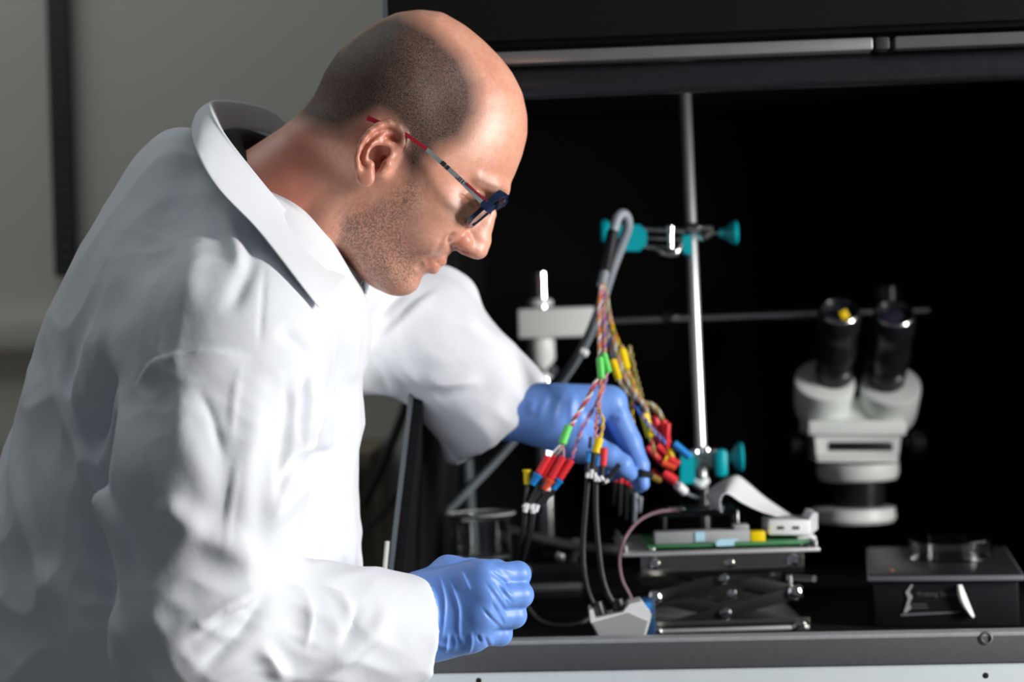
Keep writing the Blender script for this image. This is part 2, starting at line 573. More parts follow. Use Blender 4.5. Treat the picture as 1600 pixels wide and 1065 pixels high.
# raked left cheek of the box
a0 = W(603, 925, 1.88); a1 = W(640, 610, 1.99); dirn = (a1 - a0).normalized()
a0 = a0 + dirn * ((0.9015 - a0.z) / dirn.z); a1 = a0 + dirn * ((1.488 - a0.z) / dirn.z)
inn = BX * 0.014; ew = BX * 0.0035
bk = lambda p: p + BY * (0.798 - (p - BO).dot(BY))
mb = MB(); q = [a0, a1, bk(a1), bk(a0)]
mb.add(q + [v + inn for v in q], [(0, 1, 2, 3), (7, 6, 5, 4), (0, 4, 5, 1), (1, 5, 6, 2), (2, 6, 7, 3), (3, 7, 4, 0)])
mb.build('raked_side_panel', M['black'], box, smooth=False)
def strip(nm, f0, f1, m, off, wdt):
    s0 = a0.lerp(a1, f0) - BY * off; s1 = a0.lerp(a1, f1) - BY * off
    q = [s0, s1, s1 + BY * (off - 0.0004), s0 + BY * (off - 0.0004)]
    mm = MB(); mm.add(q + [v + BX * wdt for v in q], [(0, 1, 2, 3), (7, 6, 5, 4), (0, 4, 5, 1), (1, 5, 6, 2), (2, 6, 7, 3), (3, 7, 4, 0)])
    return mm.build(nm, m, box, smooth=False)
strip('edge_strip', 0.0, 1.0, M['edge'], 0.004, 0.0045)
q0 = W(604, 912, 1.875); q1 = W(610, 846, 1.895)
mm = MB(); mm.tube([q0 - BX * 0.003, q1 - BX * 0.003], 0.0022, 8); mm.build('edge_guard', M['paleedge'], box)

# wall rail with slots
rl = thing('shelf_rail', W(104, 430, 2.83), 'black slotted shelf rail screwed upright to the grey wall', 'rail')
top = W(86, -120, 2.83); bot = W(104, 432, 2.83)
ax = (top - bot); L = ax.length; ax.normalize()
rx = Vector((1, 0, 0)); rx = (rx - ax * rx.dot(ax)).normalized(); ry = ax.cross(rx)
RM = Matrix((rx, ry, ax)).transposed()
MB().box((top + bot) / 2, (0.031, 0.012, L), RM, 0.001).build('channel', M['rail'], rl)
n = int(L / 0.016)
for i in range(n):
    c = bot + ax * (0.012 + i * 0.016) - Vector((0, 0.0062, 0))
    for sx in (-0.006, 0.006):
        MB().box(c + rx * sx, (0.006, 0.002, 0.011), RM).build('slot', M['slot'], rl, smooth=False)

tk = thing('cable_trunking', W(200, 520, 2.83), 'pale grey cable trunking along the wall left of the white coat', 'trunking')
zt0 = W(60, 552, 2.83).z; zt1 = W(60, 486, 2.83).z
M['trunk'] = mat('trunking_plastic', (0.60, 0.58, 0.53), 0.7, noise=(2, 0.05))
slab('body', -1.4, -0.16, 2.822, 2.85, zt0, zt1 - 0.004, M['trunk'], None, tk, 0.002)
slab('lid', -1.4, -0.16, 2.818, 2.8235, zt0 + 0.008, zt1 - 0.012, M['trunk'], None, tk, 0.001)

bc = thing('back_cabinet', (-0.75, 2.6, 0), 'brown laminate cabinet against the wall behind the white coat', 'cabinet')
zb = W(600, 705, 2.5).z
slab('body', -1.4, -0.19, 2.50, 2.84, 0.0, zb - 0.022, M['brown'], None, bc)
slab('worktop', -1.41, -0.18, 2.485, 2.845, zb - 0.0215, zb, M['brown'], None, bc, 0.002)
for i in range(3):
    x = -1.39 + i * 0.40
    d = slab('door', x + 0.004, x + 0.392, 2.485, 2.4995, 0.06, zb - 0.03, M['brown'], None, bc, 0.002)
    h = MB().tube([Vector((x + 0.35, 2.478, 0.62)), Vector((x + 0.35, 2.478, 0.74))], 0.004, 8)
    hh = h.build('handle', M['alu'], d); hh.location = (0, 0, 0); 
    hh.location = Vector((0, 0, 0))

for i, (pts, lab) in enumerate((
    (((655, 560), (632, 640), (600, 720), (566, 790)), 'upper dark cable sagging behind the left edge of the black box'),
    (((640, 745), (612, 785), (585, 815), (560, 835)), 'lower dark cable sagging over the brown cabinet front'))):
    P = spline([W(a, b, 2.46) for a, b in pts], 6)
    o = MB().tube(P, 0.006 if i == 0 else 0.004, 8).build('hanging_cable', M['darkcable'])
    props(o, lab, 'cable')

# ------------------------------------------------------------------ the person
def skin_material():
    m = bpy.data.materials.new('skin')
    m.use_nodes = True
    nt = m.node_tree; N = nt.nodes; L = nt.links
    b = N['Principled BSDF']
    at = N.new('ShaderNodeVertexColor'); at.layer_name = 'mask'
    sep = N.new('ShaderNodeSeparateColor'); L.new(at.outputs['Color'], sep.inputs['Color'])
    tc = N.new('ShaderNodeTexCoord')
    def noise(scale, det=3, rough=0.6):
        n = N.new('ShaderNodeTexNoise'); n.inputs['Scale'].default_value = scale; n.inputs['Detail'].default_value = det
        n.inputs['Roughness'].default_value = rough
        L.new(tc.outputs['Object'], n.inputs['Vector']); return n.outputs['Fac']
    def ramp(src, lo, hi):
        r = N.new('ShaderNodeMapRange'); r.inputs['From Min'].default_value = lo; r.inputs['From Max'].default_value = hi
        L.new(src, r.inputs['Value']); return r.outputs['Result']
    def math_(op, a, bb):
        n = N.new('ShaderNodeMath'); n.operation = op; n.use_clamp = True
        for i, q in enumerate((a, bb)):
            if isinstance(q, (int, float)): n.inputs[i].default_value = q
            else: L.new(q, n.inputs[i])
        return n.outputs[0]
    def mix(fac, A, Bc):
        n = N.new('ShaderNodeMix'); n.data_type = 'RGBA'
        if isinstance(fac, (int, float)): n.inputs['Factor'].default_value = fac
        else: L.new(fac, n.inputs['Factor'])
        for nm, q in (('A', A), ('B', Bc)):
            if isinstance(q, tuple): n.inputs[nm].default_value = (*q, 1)
            else: L.new(q, n.inputs[nm])
        return n.outputs['Result']
    blot = ramp(noise(28, 4), 0.35, 0.7)
    base = mix(blot, (0.74, 0.385, 0.27), (0.64, 0.28, 0.19))
    fine = ramp(noise(230, 2), 0.45, 0.75)
    base = mix(math_('MULTIPLY', fine, 0.25), base, (0.36, 0.15, 0.09))
    # redder ears, lips, nose; neck also darkened for shade (blue channel)
    base = mix(math_('MULTIPLY', sep.outputs['Blue'], 0.8), base, (0.48, 0.165, 0.11))
    # shaved hair: red channel; beard stubble: green channel
    sp = ramp(noise(1150, 1, 0.5), 0.36, 0.62)
    sp2 = ramp(noise(600, 2, 0.5), 0.40, 0.62)
    hf = math_('MULTIPLY', sep.outputs['Red'], math_('ADD', math_('MULTIPLY', sp, 0.24), 0.76))
    base = mix(hf, base, (0.020, 0.015, 0.012))
    bf = math_('MULTIPLY', sep.outputs['Green'], math_('ADD', math_('MULTIPLY', sp2, 0.62), 0.22))
    base = mix(bf, base, (0.085, 0.06, 0.048))
    L.new(base, b.inputs['Base Color'])
    b.inputs['Subsurface Weight'].default_value = 0.18
    b.inputs['Subsurface Radius'].default_value = (1.0, 0.35, 0.2)
    b.inputs['Subsurface Scale'].default_value = 0.006
    rg = mix(sep.outputs['Red'], (0.40, 0.40, 0.40), (0.62, 0.62, 0.62))
    L.new(rg, b.inputs['Roughness'])
    b.inputs['Specular IOR Level'].default_value = 0.5
    bp = N.new('ShaderNodeBump'); bp.inputs['Strength'].default_value = 0.22; bp.inputs['Distance'].default_value = 0.0008
    h = noise(900, 2); L.new(h, bp.inputs['Height']); L.new(bp.outputs['Normal'], b.inputs['Normal'])
    return m

M['skin'] = skin_material()
M['shirt'] = mat('black_shirt', (0.012, 0.011, 0.011), 0.9)

person = thing('person', (-0.26, 1.8, 0.0), 'person in a white lab coat and blue gloves leaning over the bench', 'person')

HD = 1.80                                    # depth of the head's middle plane
HK = HD / FPX
def hp(px, py, off=0.0):
    """point of the head: traced on the middle plane, moved off towards the camera (metres)"""
    return np.array([(px - 800) * HK, HD - off, (532.5 - py) * HK])
def he(px, py, off):
    """point whose picture position at its own depth is (px, py)"""
    return Cf(px, py, HD - off)

head_poly = [(490, 153), (499, 135), (508, 113), (526, 86), (553, 59), (589, 36), (620, 21), (656, 16), (692, 20), (728, 41), (755, 63),
             (782, 90), (800, 113), (816, 144), (824, 180), (824, 212), (816, 243), (804, 274), (794, 294), (782, 308), (764, 326), (750, 345), (735, 362),
             (720, 378), (708, 391), (699, 401), (691, 409), (686, 413), (677, 413), (681, 419), (679, 424), (668, 426), (657, 431), (648, 440), (637, 451), (622, 458),
             (607, 459), (584, 450), (562, 432), (544, 412), (520, 400), (480, 420), (400, 420), (350, 350), (340, 260), (390, 233), (440, 200), (467, 180)]
head_ctrl = [(610, 120, 77, 90), (550, 130, 72, 80), (530, 175, 66, 66), (690, 100, 70, 86), (760, 150, 62, 72), (795, 210, 55, 58),
             (745, 230, 66, 62), (690, 265, 71, 58), (620, 255, 71, 60), (775, 290, 54, 52), (745, 340, 46, 55), (705, 335, 63, 66),
             (665, 330, 67, 66), (610, 340, 63, 45), (560, 380, 57, 40), (540, 335, 56, 50), (490, 290, 52, 58), (420, 300, 57, 60),
             (640, 395, 52, 50), (622, 440, 33, 30), (668, 408, 44, 42), (700, 388, 46, 48), (580, 430, 44, 30), (590, 200, 73, 72)]
hv = Vol(hp(335, 480, 0.112), hp(845, 5, -0.112), 0.00135)
hv.F = inflate(hv, head_poly, head_ctrl, 34.0, HD, 2.2)
for sg in (1, -1):
    # brow ridge and eye socket
    hv.chain([hp(786, 299, sg * 0.010), hp(772, 296, sg * 0.030), hp(748, 288, sg * 0.047)], [0.004, 0.003, 0.002], 0.012)
    hv.ell(hp(754, 334, sg * 0.036), (0.013, 0.014, 0.010), 0.010, True, -40)
    hv.ell(hp(742, 318, sg * 0.056), (0.009, 0.006, 0.007), 0.012, True, -40)
    hv.ell(hp(737, 320, sg * 0.032), (0.0135, 0.0145, 0.0125), 0.003)
    # cheek bone
    hv.ell(hp(694, 336, sg * 0.043), (0.020, 0.014, 0.018), 0.024, False, -38)
    hv.ell(hp(668, 362, sg * 0.038), (0.016, 0.014, 0.018), 0.024, False, -38)
# nose
hv.chain([hp(764, 334), hp(757, 352), hp(752, 376), hp(747, 389)], [0.0070, 0.0072, 0.0082, 0.0094], 0.004)
hv.chain([hp(748, 345), hp(738, 366), hp(730, 380)], [0.0095, 0.0120, 0.0110], 0.006)
for sg in (1, -1):
    hv.ell(hp(721, 375, sg * 0.0150), (0.0102, 0.0072, 0.0082), 0.0026, False, -25)
    hv.cone(hp(733, 386, sg * 0.0095), hp(744, 391, sg * 0.006), 0.0060, 0.0062, 0.004)
    hv.ell(hp(731, 397, sg * 0.0075), (0.0062, 0.0036, 0.0045), 0.0016, True, -38)
# lips: upper and lower, and the groove between
lipu = [(690, 408, 0.0), (686, 405, 0.012), (678, 401, 0.020), (671, 399, 0.026)]
lipl = [(678, 419, 0.0), (676, 414, 0.011), (672, 407, 0.018), (668, 401, 0.0255)]
for sg in (1, -1):
    hv.chain([hp(a, b_, sg * o) for a, b_, o in lipu], [0.0036, 0.0034, 0.0028, 0.002], 0.004)
    hv.chain([hp(a, b_, sg * o) for a, b_, o in lipl], [0.0042, 0.0040, 0.0034, 0.002], 0.004)
    hv.chain([hp(686, 413.5, sg * 0.0), hp(682, 410, sg * 0.013), hp(675, 404, sg * 0.021), hp(669, 399, sg * 0.029)], [0.0012, 0.0012, 0.001, 0.0006], 0.0014, True)
# chin
hv.ell(hp(630, 441, 0.0), (0.014, 0.017, 0.011), 0.010)
# neck muscle and windpipe
hv.chain([hp(575, 300, 0.044), hp(520, 350, 0.038), hp(470, 410, 0.026)], [0.012, 0.013, 0.012], 0.016)

# ---- ears
ear_out = [(634, 206), (628, 196), (618, 189), (606, 187), (592, 191), (580, 199), (568, 212), (559, 227), (554, 242), (552, 256), (554, 270), (558, 281),
           (565, 289), (573, 292), (581, 289), (586, 280), (589, 270), (600, 268), (610, 258), (622, 246), (631, 232), (636, 218)]
def ear_off(px, py):
    """how far the ear's sheet stands from the middle plane"""
    u = (px - 630) * -0.94 + (py - 235) * 0.0          # towards the back of the ear, in px
    return 0.0725 + 0.00024 * np.clip(u, -10, 90)
for sg in (1, -1):
    def ep(px, py, o=0.0):
        off = float(ear_off(px, py)) + o
        if sg > 0: return he(px, py, off)
        p = he(px, py, off); p[1] = 2 * HD - p[1]; return p
    sl, x, y, z = hv.sl(np.minimum(ep(545, 300), ep(545, 300)) - np.array([0.01, 0.03, 0.01]), ep(640, 180) + np.array([0.01, 0.03, 0.01]))
    kk = (HD - 0.08) / FPX
    PX = 800 + x[:, 0, 0][:, None] / kk; PY = 532.5 - z[0, 0, :][None, :] / kk
    PX, PY = np.broadcast_arrays(PX, PY)
    s2 = poly_sdf(PX, PY, ear_out) * kk
    off = ear_off(PX, PY)
    yy = (HD - y) * sg                                # distance from the middle plane
    pl = np.abs(yy - (off[:, None, :])) - 0.0022
    g = np.maximum(s2[:, None, :] + 0.002, pl)
    hv.union(sl, g.astype(np.float32), 0.004)
    # root that joins the sheet to the head
    hv.chain([ep(618, 214, -0.006), ep(604, 236, -0.009), ep(594, 262, -0.010)], [0.009, 0.011, 0.009], 0.006)
    # concha bowl and upper hollow
    hv.ell(ep(592, 241, 0.0025), (0.0100, 0.0090, 0.0120), 0.002, True, -20)
    hv.ell(ep(594, 254, 0.001), (0.0060, 0.0085, 0.0080), 0.002, True, -20)
    hv.ell(ep(613, 217, 0.0035), (0.0090, 0.0040, 0.0042), 0.002, True, -12)
    # antihelix and its fork
    hv.chain([ep(604, 205, 0.0005), ep(591, 214, 0.002), ep(579, 224, 0.003), ep(571, 237, 0.0035), ep(569, 248, 0.003), ep(576, 256, 0.003)], [0.0022, 0.0030, 0.0031, 0.0028, 0.0027, 0.0030], 0.003)
    hv.chain([ep(618, 226, 0.001), ep(603, 224, 0.0015), ep(586, 223, 0.002)], [0.0020, 0.0024, 0.0026], 0.003)
    # antitragus, tragus
    hv.ell(ep(579, 259, 0.003), (0.0035, 0.0035, 0.0045), 0.003, False, -15)
    hv.chain([ep(610, 245, 0.001), ep(605, 256, 0.0035), ep(597, 266, 0.002)], [0.0030, 0.0038, 0.0028], 0.004)
    # helix rim
    hx = [(606, 236, 0.0), (618, 233, 0.002), (628, 224, 0.0035), (630, 211, 0.0040), (622, 199, 0.004), (607, 192.5, 0.004), (592, 196.5, 0.0042), (579, 205, 0.0045), (568, 218, 0.0045), (560.5, 233, 0.004),
          (557.5, 249, 0.0035), (559, 264, 0.0025)]
    hv.chain([ep(a, b_, o) for a, b_, o in hx], [0.0018, 0.0026, 0.0034, 0.0040, 0.0040, 0.0036, 0.0034, 0.0030, 0.0027, 0.0027, 0.0029, 0.0032], 0.0018)
    # groove inside the rim
    gr = [(607, 203, 0.004), (592, 207, 0.0045), (579, 217, 0.0045), (569, 231, 0.0045), (564.5, 246, 0.004), (567, 257, 0.003)]
    hv.chain([ep(a, b_, o) for a, b_, o in gr], [0.0012, 0.0018, 0.0020, 0.0020, 0.0018, 0.001], 0.0016, True)
    # lobe
    hv.ell(ep(571, 277, 0.0012), (0.0082, 0.0042, 0.0086), 0.004, False, 10)
    hv.ell(ep(601, 250, -0.004), (0.0035, 0.006, 0.0042), 0.002, True)

V, Q = hv.mesh(2)
del hv
N = normals(V, Q)
# fine forms: jaw line, lids, folds beside the nose and mouth (both sides of the face)
def both(P, amp, width, **kw):
    global V
    Vm = V.copy(); Nm = N.copy()
    # mirror the far half so that the same stroke is applied to both sides
    far = Vm[:, 1] > HD
    Vm[far, 1] = 2 * HD - Vm[far, 1]; Nm[far, 1] *= -1
    # strokes are traced where the near cheek shows: use its depth
    V2 = brush(Vm, Nm, P, amp, width, **kw)
    dv = V2 - Vm
    dv[far, 1] *= -1
    V = V + dv
both([(700, 360), (690, 378), (682, 392), (672, 402)], -0.0014, 5)                  # fold from nose to mouth
both([(714, 362), (704, 372), (703, 382), (708, 392)], -0.0032, 4.5)
both([(716, 303), (727, 308), (737, 317), (744, 326)], -0.0012, 2.2, taper=0.2)      # crease of the upper lid
both([(718, 312), (728, 318), (736, 326)], 0.0010, 2.6)
both([(562, 318), (556, 350), (556, 385), (572, 420), (598, 445)], 0.0020, 16)        # jaw edge
both([(535, 330), (536, 360), (538, 395)], -0.0020, 14)
both([(700, 300), (690, 330), (680, 350)], 0.0012, 18)
both([(665, 412), (656, 416), (650, 424)], -0.0016, 7)                                # under the lip
px, py = pix(V)
k2 = HD / FPX
mx = 800 + V[:, 0] / k2; my = 532.5 - V[:, 2] / k2                                     # side view position
def soft(P, w): return np.clip(0.5 - poly_sdf(mx, my, P) / (2 * w), 0, 1) ** 1.0
rs = np.random.RandomState(3)
jit = rs.normal(0, 1, len(V)) * 1.5
hair = soft([(486, 150), (495, 90), (530, 60), (575, 30), (625, 34), (682, 66), (722, 104), (742, 146), (742, 188), (722, 226), (690, 240), (668, 262), (650, 282), (640, 270), (640, 225), (622, 198), (600, 186), (575, 196), (540, 214), (505, 205), (478, 190), (470, 178)], 21)
hair = np.clip(hair * 1.3, 0, 1)
near = np.abs(V[:, 1] - HD)
topf = np.clip((near - 0.012) / 0.03, 0, 1)                        # thin over the crown
crown = np.clip((my - 10) / 60, 0, 1) + np.clip((600 - mx) / 60, 0, 1)
hair = hair * np.clip(np.maximum(topf, np.clip((560 - mx) / 40, 0, 1)) + 0.35, 0, 1)
beard = soft([(634, 290), (652, 282), (668, 300), (660, 330), (640, 360), (648, 388), (690, 396), (676, 402), (662, 406), (656, 420), (662, 430), (640, 456), (600, 462), (560, 440), (540, 405), (530, 360), (560, 330), (610, 320)], 16) * 0.85
red = np.zeros(len(V))
epx = px
ins = poly_sdf(px, py, ear_out)
red = np.maximum(red, np.clip(0.5 - ins / 8, 0, 1) * (near > 0.066) * 0.85)
d, _, _ = line_dist(mx, my, [(690, 408), (678, 403), (670, 400)]); red = np.maximum(red, np.exp(-(d / 5) ** 2) * 0.7 * (near < 0.03))
d, _, _ = line_dist(mx, my, [(679, 419), (674, 410), (669, 403)]); red = np.maximum(red, np.exp(-(d / 5) ** 2) * 0.9 * (near < 0.03))
red = np.maximum(red, np.exp(-(((mx - 722) ** 2 + (my - 380) ** 2) / 22 ** 2)) * 0.65)
red = np.maximum(red, np.clip((540 - mx) / 60, 0, 1) * np.clip((my - 180) / 60, 0, 1) * 1.0)  # reddish neck, its colour also darkened for the jaw's shade
d, _, _ = line_dist(mx, my, [(752, 288), (770, 297), (786, 303)]); brow = np.exp(-(d / 6) ** 2) * (near > 0.008)
hair = np.maximum(hair, brow * 0.55)
body = npmesh('body', to_world(V), Q, M['skin'], person)
ca = body.data.color_attributes.new('mask', 'FLOAT_COLOR', 'POINT')
cl = np.stack([hair, beard, red, np.ones(len(V))], axis=1).astype(np.float32)
ca.data.foreach_set('color', cl.ravel())

# eye (lids lowered): iris showing in the slit is left to the lash line
M['lash'] = mat('eyelash', (0.03, 0.018, 0.012), 0.7)
for sg in (1, -1):
    P = [hp(719, 308, sg * 0.047), hp(728, 315, sg * 0.0462), hp(738, 324, sg * 0.0445), hp(748, 331, sg * 0.040)]
    mb = MB(); mb.tube(spline([Vector(v) for v in to_world(np.array(P))], 5), 0.0006, 6)
    mb.build('lashes', M['lash'], body)

# black shirt seen inside the collar
def ring_pts(cx, cy, dx, dy, ux, uy, dep, n=32):
    out = []
    for i in range(n + 1):
        a = 2 * math.pi * i / n
        out.append(Cf(cx + ux * math.cos(a), cy + uy * math.cos(a), HD - dep * math.sin(a)))
    return out

# ---- white lab coat
def cloth_material():
    m = mat('white_cotton', (0.69, 0.71, 0.75), 0.85, spec=0.25, sheen=0.15)
    nt = m.node_tree; N = nt.nodes; L = nt.links; b = N['Principled BSDF']
    tc = N.new('ShaderNodeTexCoord')
    w1 = N.new('ShaderNodeTexNoise'); w1.inputs['Scale'].default_value = 26; w1.inputs['Detail'].default_value = 4
    w2 = N.new('ShaderNodeTexNoise'); w2.inputs['Scale'].default_value = 1400; w2.inputs['Detail'].default_value = 1
    for w in (w1, w2): L.new(tc.outputs['Object'], w.inputs['Vector'])
    b1 = N.new('ShaderNodeBump'); b1.inputs['Strength'].default_value = 0.35; b1.inputs['Distance'].default_value = 0.004
    b2 = N.new('ShaderNodeBump'); b2.inputs['Strength'].default_value = 0.25; b2.inputs['Distance'].default_value = 0.0005
    L.new(w1.outputs['Fac'], b1.inputs['Height']); L.new(w2.outputs['Fac'], b2.inputs['Height'])
    L.new(b1.outputs['Normal'], b2.inputs['Normal']); L.new(b2.outputs['Normal'], b.inputs['Normal'])
    return m
M['coat'] = cloth_material()

TD = 1.82
torso_poly = [(345, 225), (300, 197), (262, 203), (215, 246), (170, 320), (130, 390), (80, 500), (32, 660), (5, 745), (-35, 900), (-60, 1065), (-80, 1250), (-90, 1420),
              (575, 1420), (570, 1250), (566, 1065), (563, 910), (561, 800), (559, 700), (566, 640), (562, 600), (576, 545), (572, 500), (560, 462), (535, 455), (480, 425), (415, 345)]
torso_ctrl = [(350, 240, 70, 55), (300, 260, 110, 80), (250, 270, 115, 110), (385, 340, 95, 60), (330, 420, 185, 120), (200, 380, 170, 150), (450, 430, 112, 60), (500, 460, 85, 55), (150, 600, 180, 170),
              (525, 500, 100, 70), (300, 650, 190, 180), (500, 650, 150, 110), (450, 560, 165, 110), (120, 900, 190, 190), (300, 950, 195, 190), (500, 950, 170, 120), (250, 1300, 200, 190), (500, 1250, 180, 140)]
cv = Vol(Cf(-95, 1400, TD) * np.array([1, 0, 1]) + np.array([0, 1.43, 0]), Cf(880, 150, TD) * np.array([1, 0, 1]) + np.array([0.03, 2.19, 0]), 0.0027)
cv.F = inflate(cv, torso_poly, torso_ctrl, 75.0, TD, 3.0)
# near arm (upper arm, elbow, forearm)
SH = Cf(352, 560, 1.63); EL = Cf(305, 975, 1.565); WR = Cf(640, 992, 1.675)
cv.cone(Cf(385, 450, 1.76), SH, 0.085, 0.078, 0.06)
cv.cone(SH, Cf(322, 760, 1.585), 0.080, 0.075, 0.022)
cv.cone(Cf(322, 760, 1.585), EL, 0.075, 0.066, 0.02)
def sleeve(a, b, r1, r2, k, open_len=0.05):
    """sleeve with a square-cut open end at b"""
    d = (b - a) / np.linalg.norm(b - a)
    sl, g = cv.cone_f(a, b + d * 0.06, r1, r2, 0.02)
    _, x, y, z = cv.sl(np.minimum(a, b + d * 0.06) - max(r1, r2) - 0.02, np.maximum(a, b + d * 0.06) + max(r1, r2) + 0.02)
    e = ((x - b[0]) * d[0] + (y - b[1]) * d[1] + (z - b[2]) * d[2]).astype(np.float32)
    g = np.maximum(g, e)
    return sl, g, d, e
for (a, b, r1, r2, k) in ((EL, WR, 0.062, 0.046, 0.022),):
    sl, g, d, e = sleeve(a, b, r1, r2, k)
    cv.union(sl, g, k)
    # open end
    c0 = b - d * 0.045; c1 = b + d * 0.05
    cv.cone(c0, c1, r2 - 0.010, r2 - 0.007, 0.002, True)
# far arm
FS = Cf(500, 500, 1.99); FE = Cf(662, 520, 2.01); FW = Cf(784, 656, 2.035)
cv.cone(Cf(470, 450, 1.93), FS, 0.075, 0.072, 0.05)
cv.cone(FS, FE, 0.070, 0.061, 0.02)
sl, g, d, e = sleeve(FE, FW, 0.060, 0.061, 0.015)
cv.union(sl, g, 0.012)
fcut = (sl, e)
cv.cone(FW - d * 0.035, FW + d * 0.05, 0.050, 0.053, 0.002, True)
# bump of cloth over the far elbow and the slack under it
cv.chain([Cf(650, 470, 2.02), Cf(690, 447, 2.03), Cf(718, 456, 2.03)], [0.018, 0.015, 0.014], 0.02)
cv.chain([Cf(600, 575, 2.03), Cf(655, 590, 2.03)], [0.022, 0.020], 0.03)
dz = (FW - FE) / np.linalg.norm(FW - FE)
sl, g = cv.cone_f(Cf(690, 610, 2.02), Cf(712, 706, 2.03), 0.022, 0.013, 0.02)
_, x, y, z = cv.sl(np.minimum(Cf(690, 610, 2.02), Cf(712, 706, 2.03)) - 0.042, np.maximum(Cf(690, 610, 2.02), Cf(712, 706, 2.03)) + 0.042)
e = (x - FW[0]) * dz[0] + (y - FW[1]) * dz[1] + (z - FW[2]) * dz[2]
cv.union(sl, np.maximum(g, e).astype(np.float32), 0.006)
V, Q = cv.mesh(3)
del cv
# even out the cut edges of the two cuffs
for (a_, b_, rad) in ((EL, WR, 0.075), (FE, FW, 0.095)):
    dd_ = (b_ - a_) / np.linalg.norm(b_ - a_)
    rel = V - b_
    al = rel @ dd_
    lat = np.linalg.norm(rel - al[:, None] * dd_, axis=1)
    wgt_ = np.clip(1 - np.abs(al) / 0.007, 0, 1) * (lat < rad)
    for _ in range(8):
        V = V + (laplace(V, Q, 0.6) - V) * wgt_[:, None]
N = normals(V, Q)
NEAR, FAR = 1.80, 1.86
def fold(P, amp, width, mode='ridge', dmax=1.84, dmin=0.0, **kw):
    global V
    V = brush(V, N, P, amp / 1000.0, width, mode, dmax=dmax, dmin=dmin, **kw)
# sleeve head and its seam
fold([(205, 615), (228, 582), (268, 560), (330, 549), (402, 558)], 7.25, 26, 'step', sharp=0.12, dmax=1.75)
fold([(415, 395), (410, 470), (405, 555)], -1.74, 4, dmax=1.8)
# front edge of the upper sleeve and the tuck beside it
fold([(452, 585), (477, 640), (470, 700), (432, 800), (428, 900)], 8.7, 22, dmax=1.70)
fold([(480, 560), (482, 640), (478, 712)], -10.15, 10, dmax=1.80)
fold([(505, 600), (500, 660), (480, 712)], 7.25, 14, dmax=1.80)
fold([(430, 805), (470, 730), (520, 712), (535, 700)], -8.7, 14, dmax=1.80)
fold([(484, 555), (486, 640), (480, 716)], 7, 9, 'tuck', dmax=1.80, taper=0.25)
fold([(432, 812), (462, 745), (492, 705), (536, 696)], -8, 7, 'tuck', dmax=1.80, taper=0.2)
fold([(500, 770), (520, 830), (505, 905)], -4, 12, dmax=1.82)
fold([(378, 556), (366, 620), (362, 700)], 1.6, 4, dmax=1.7)
fold([(372, 700), (362, 780), (345, 870)], 1.8, 4, dmax=1.7)
fold([(440, 575), (452, 640), (440, 730), (424, 800)], -4, 8, dmax=1.7)
fold([(300, 600), (330, 650), (352, 730)], -3, 8, dmax=1.7)
# undulations down the sleeve
fold([(300, 570), (285, 650), (310, 740), (330, 800)], 4.0, 24, dmax=1.7)
fold([(360, 570), (345, 660), (350, 760), (345, 900)], -2.0, 22, dmax=1.7)
fold([(395, 570), (400, 660), (380, 780), (400, 880)], 3.0, 18, dmax=1.7)
fold([(235, 880), (290, 840), (350, 850), (420, 905)], 8.7, 24, dmax=1.7)
fold([(240, 780), (270, 800), (330, 830)], 7.25, 20, dmax=1.7)
# elbow: cloth bunched at the bend
fold([(428, 903), (390, 935), (340, 965), (275, 1012)], 10.15, 12, 'tuck', dmax=1.7)
fold([(420, 915), (380, 985), (330, 1030), (300, 1060)], -7.25, 12, dmax=1.7)
fold([(428, 912), (470, 930), (482, 970), (475, 1020)], 7.25, 12, 'step', dmax=1.72)
fold([(495, 920), (530, 935), (545, 965), (535, 990)], 7.25, 11, 'step', dmax=1.74)
fold([(612, 940), (585, 985), (540, 1020), (480, 1062)], 7.25, 13, dmax=1.74)
fold([(560, 935), (545, 985), (520, 1010)], -4.35, 9, dmax=1.74)
fold([(400, 1000), (430, 1040), (450, 1066)], 7.25, 14, dmax=1.7)
# back of the coat
fold([(100, 480), (98, 560), (112, 640), (150, 740), (195, 840), (215, 960)], 11.6, 18, 'tuck', dmax=1.84)
fold([(200, 470), (160, 540), (140, 620), (128, 700)], 8.7, 24, dmax=1.84)
fold([(195, 560), (165, 610), (150, 680), (160, 730)], -8.7, 18, dmax=1.84)
fold([(30, 690), (45, 800), (80, 920), (120, 1060)], 8.7, 20, 'tuck', dmax=1.84)
fold([(60, 860), (110, 950), (150, 1060)], 8.7, 22, dmax=1.84)
fold([(120, 760), (160, 880), (190, 1000)], -8.7, 16, dmax=1.84)
# shoulder: pull from the collar
fold([(345, 318), (365, 380), (385, 440)], 5.8, 12, dmax=1.8)
fold([(400, 370), (380, 440), (350, 500)], -4.35, 14, dmax=1.8)
fold([(330, 350), (300, 420), (290, 500)], 4.35, 22, dmax=1.8)
fold([(255, 300), (240, 380), (220, 450)], -4.35, 26, dmax=1.84)
# chest
fold([(430, 510), (470, 540), (495, 580)], -7.25, 12, dmax=1.8)
fold([(520, 500), (540, 600), (530, 760), (520, 880)], -4.35, 18, dmax=1.84)
fold([(545, 480), (556, 600), (548, 760), (552, 900)], 3.62, 10, dmax=1.9)
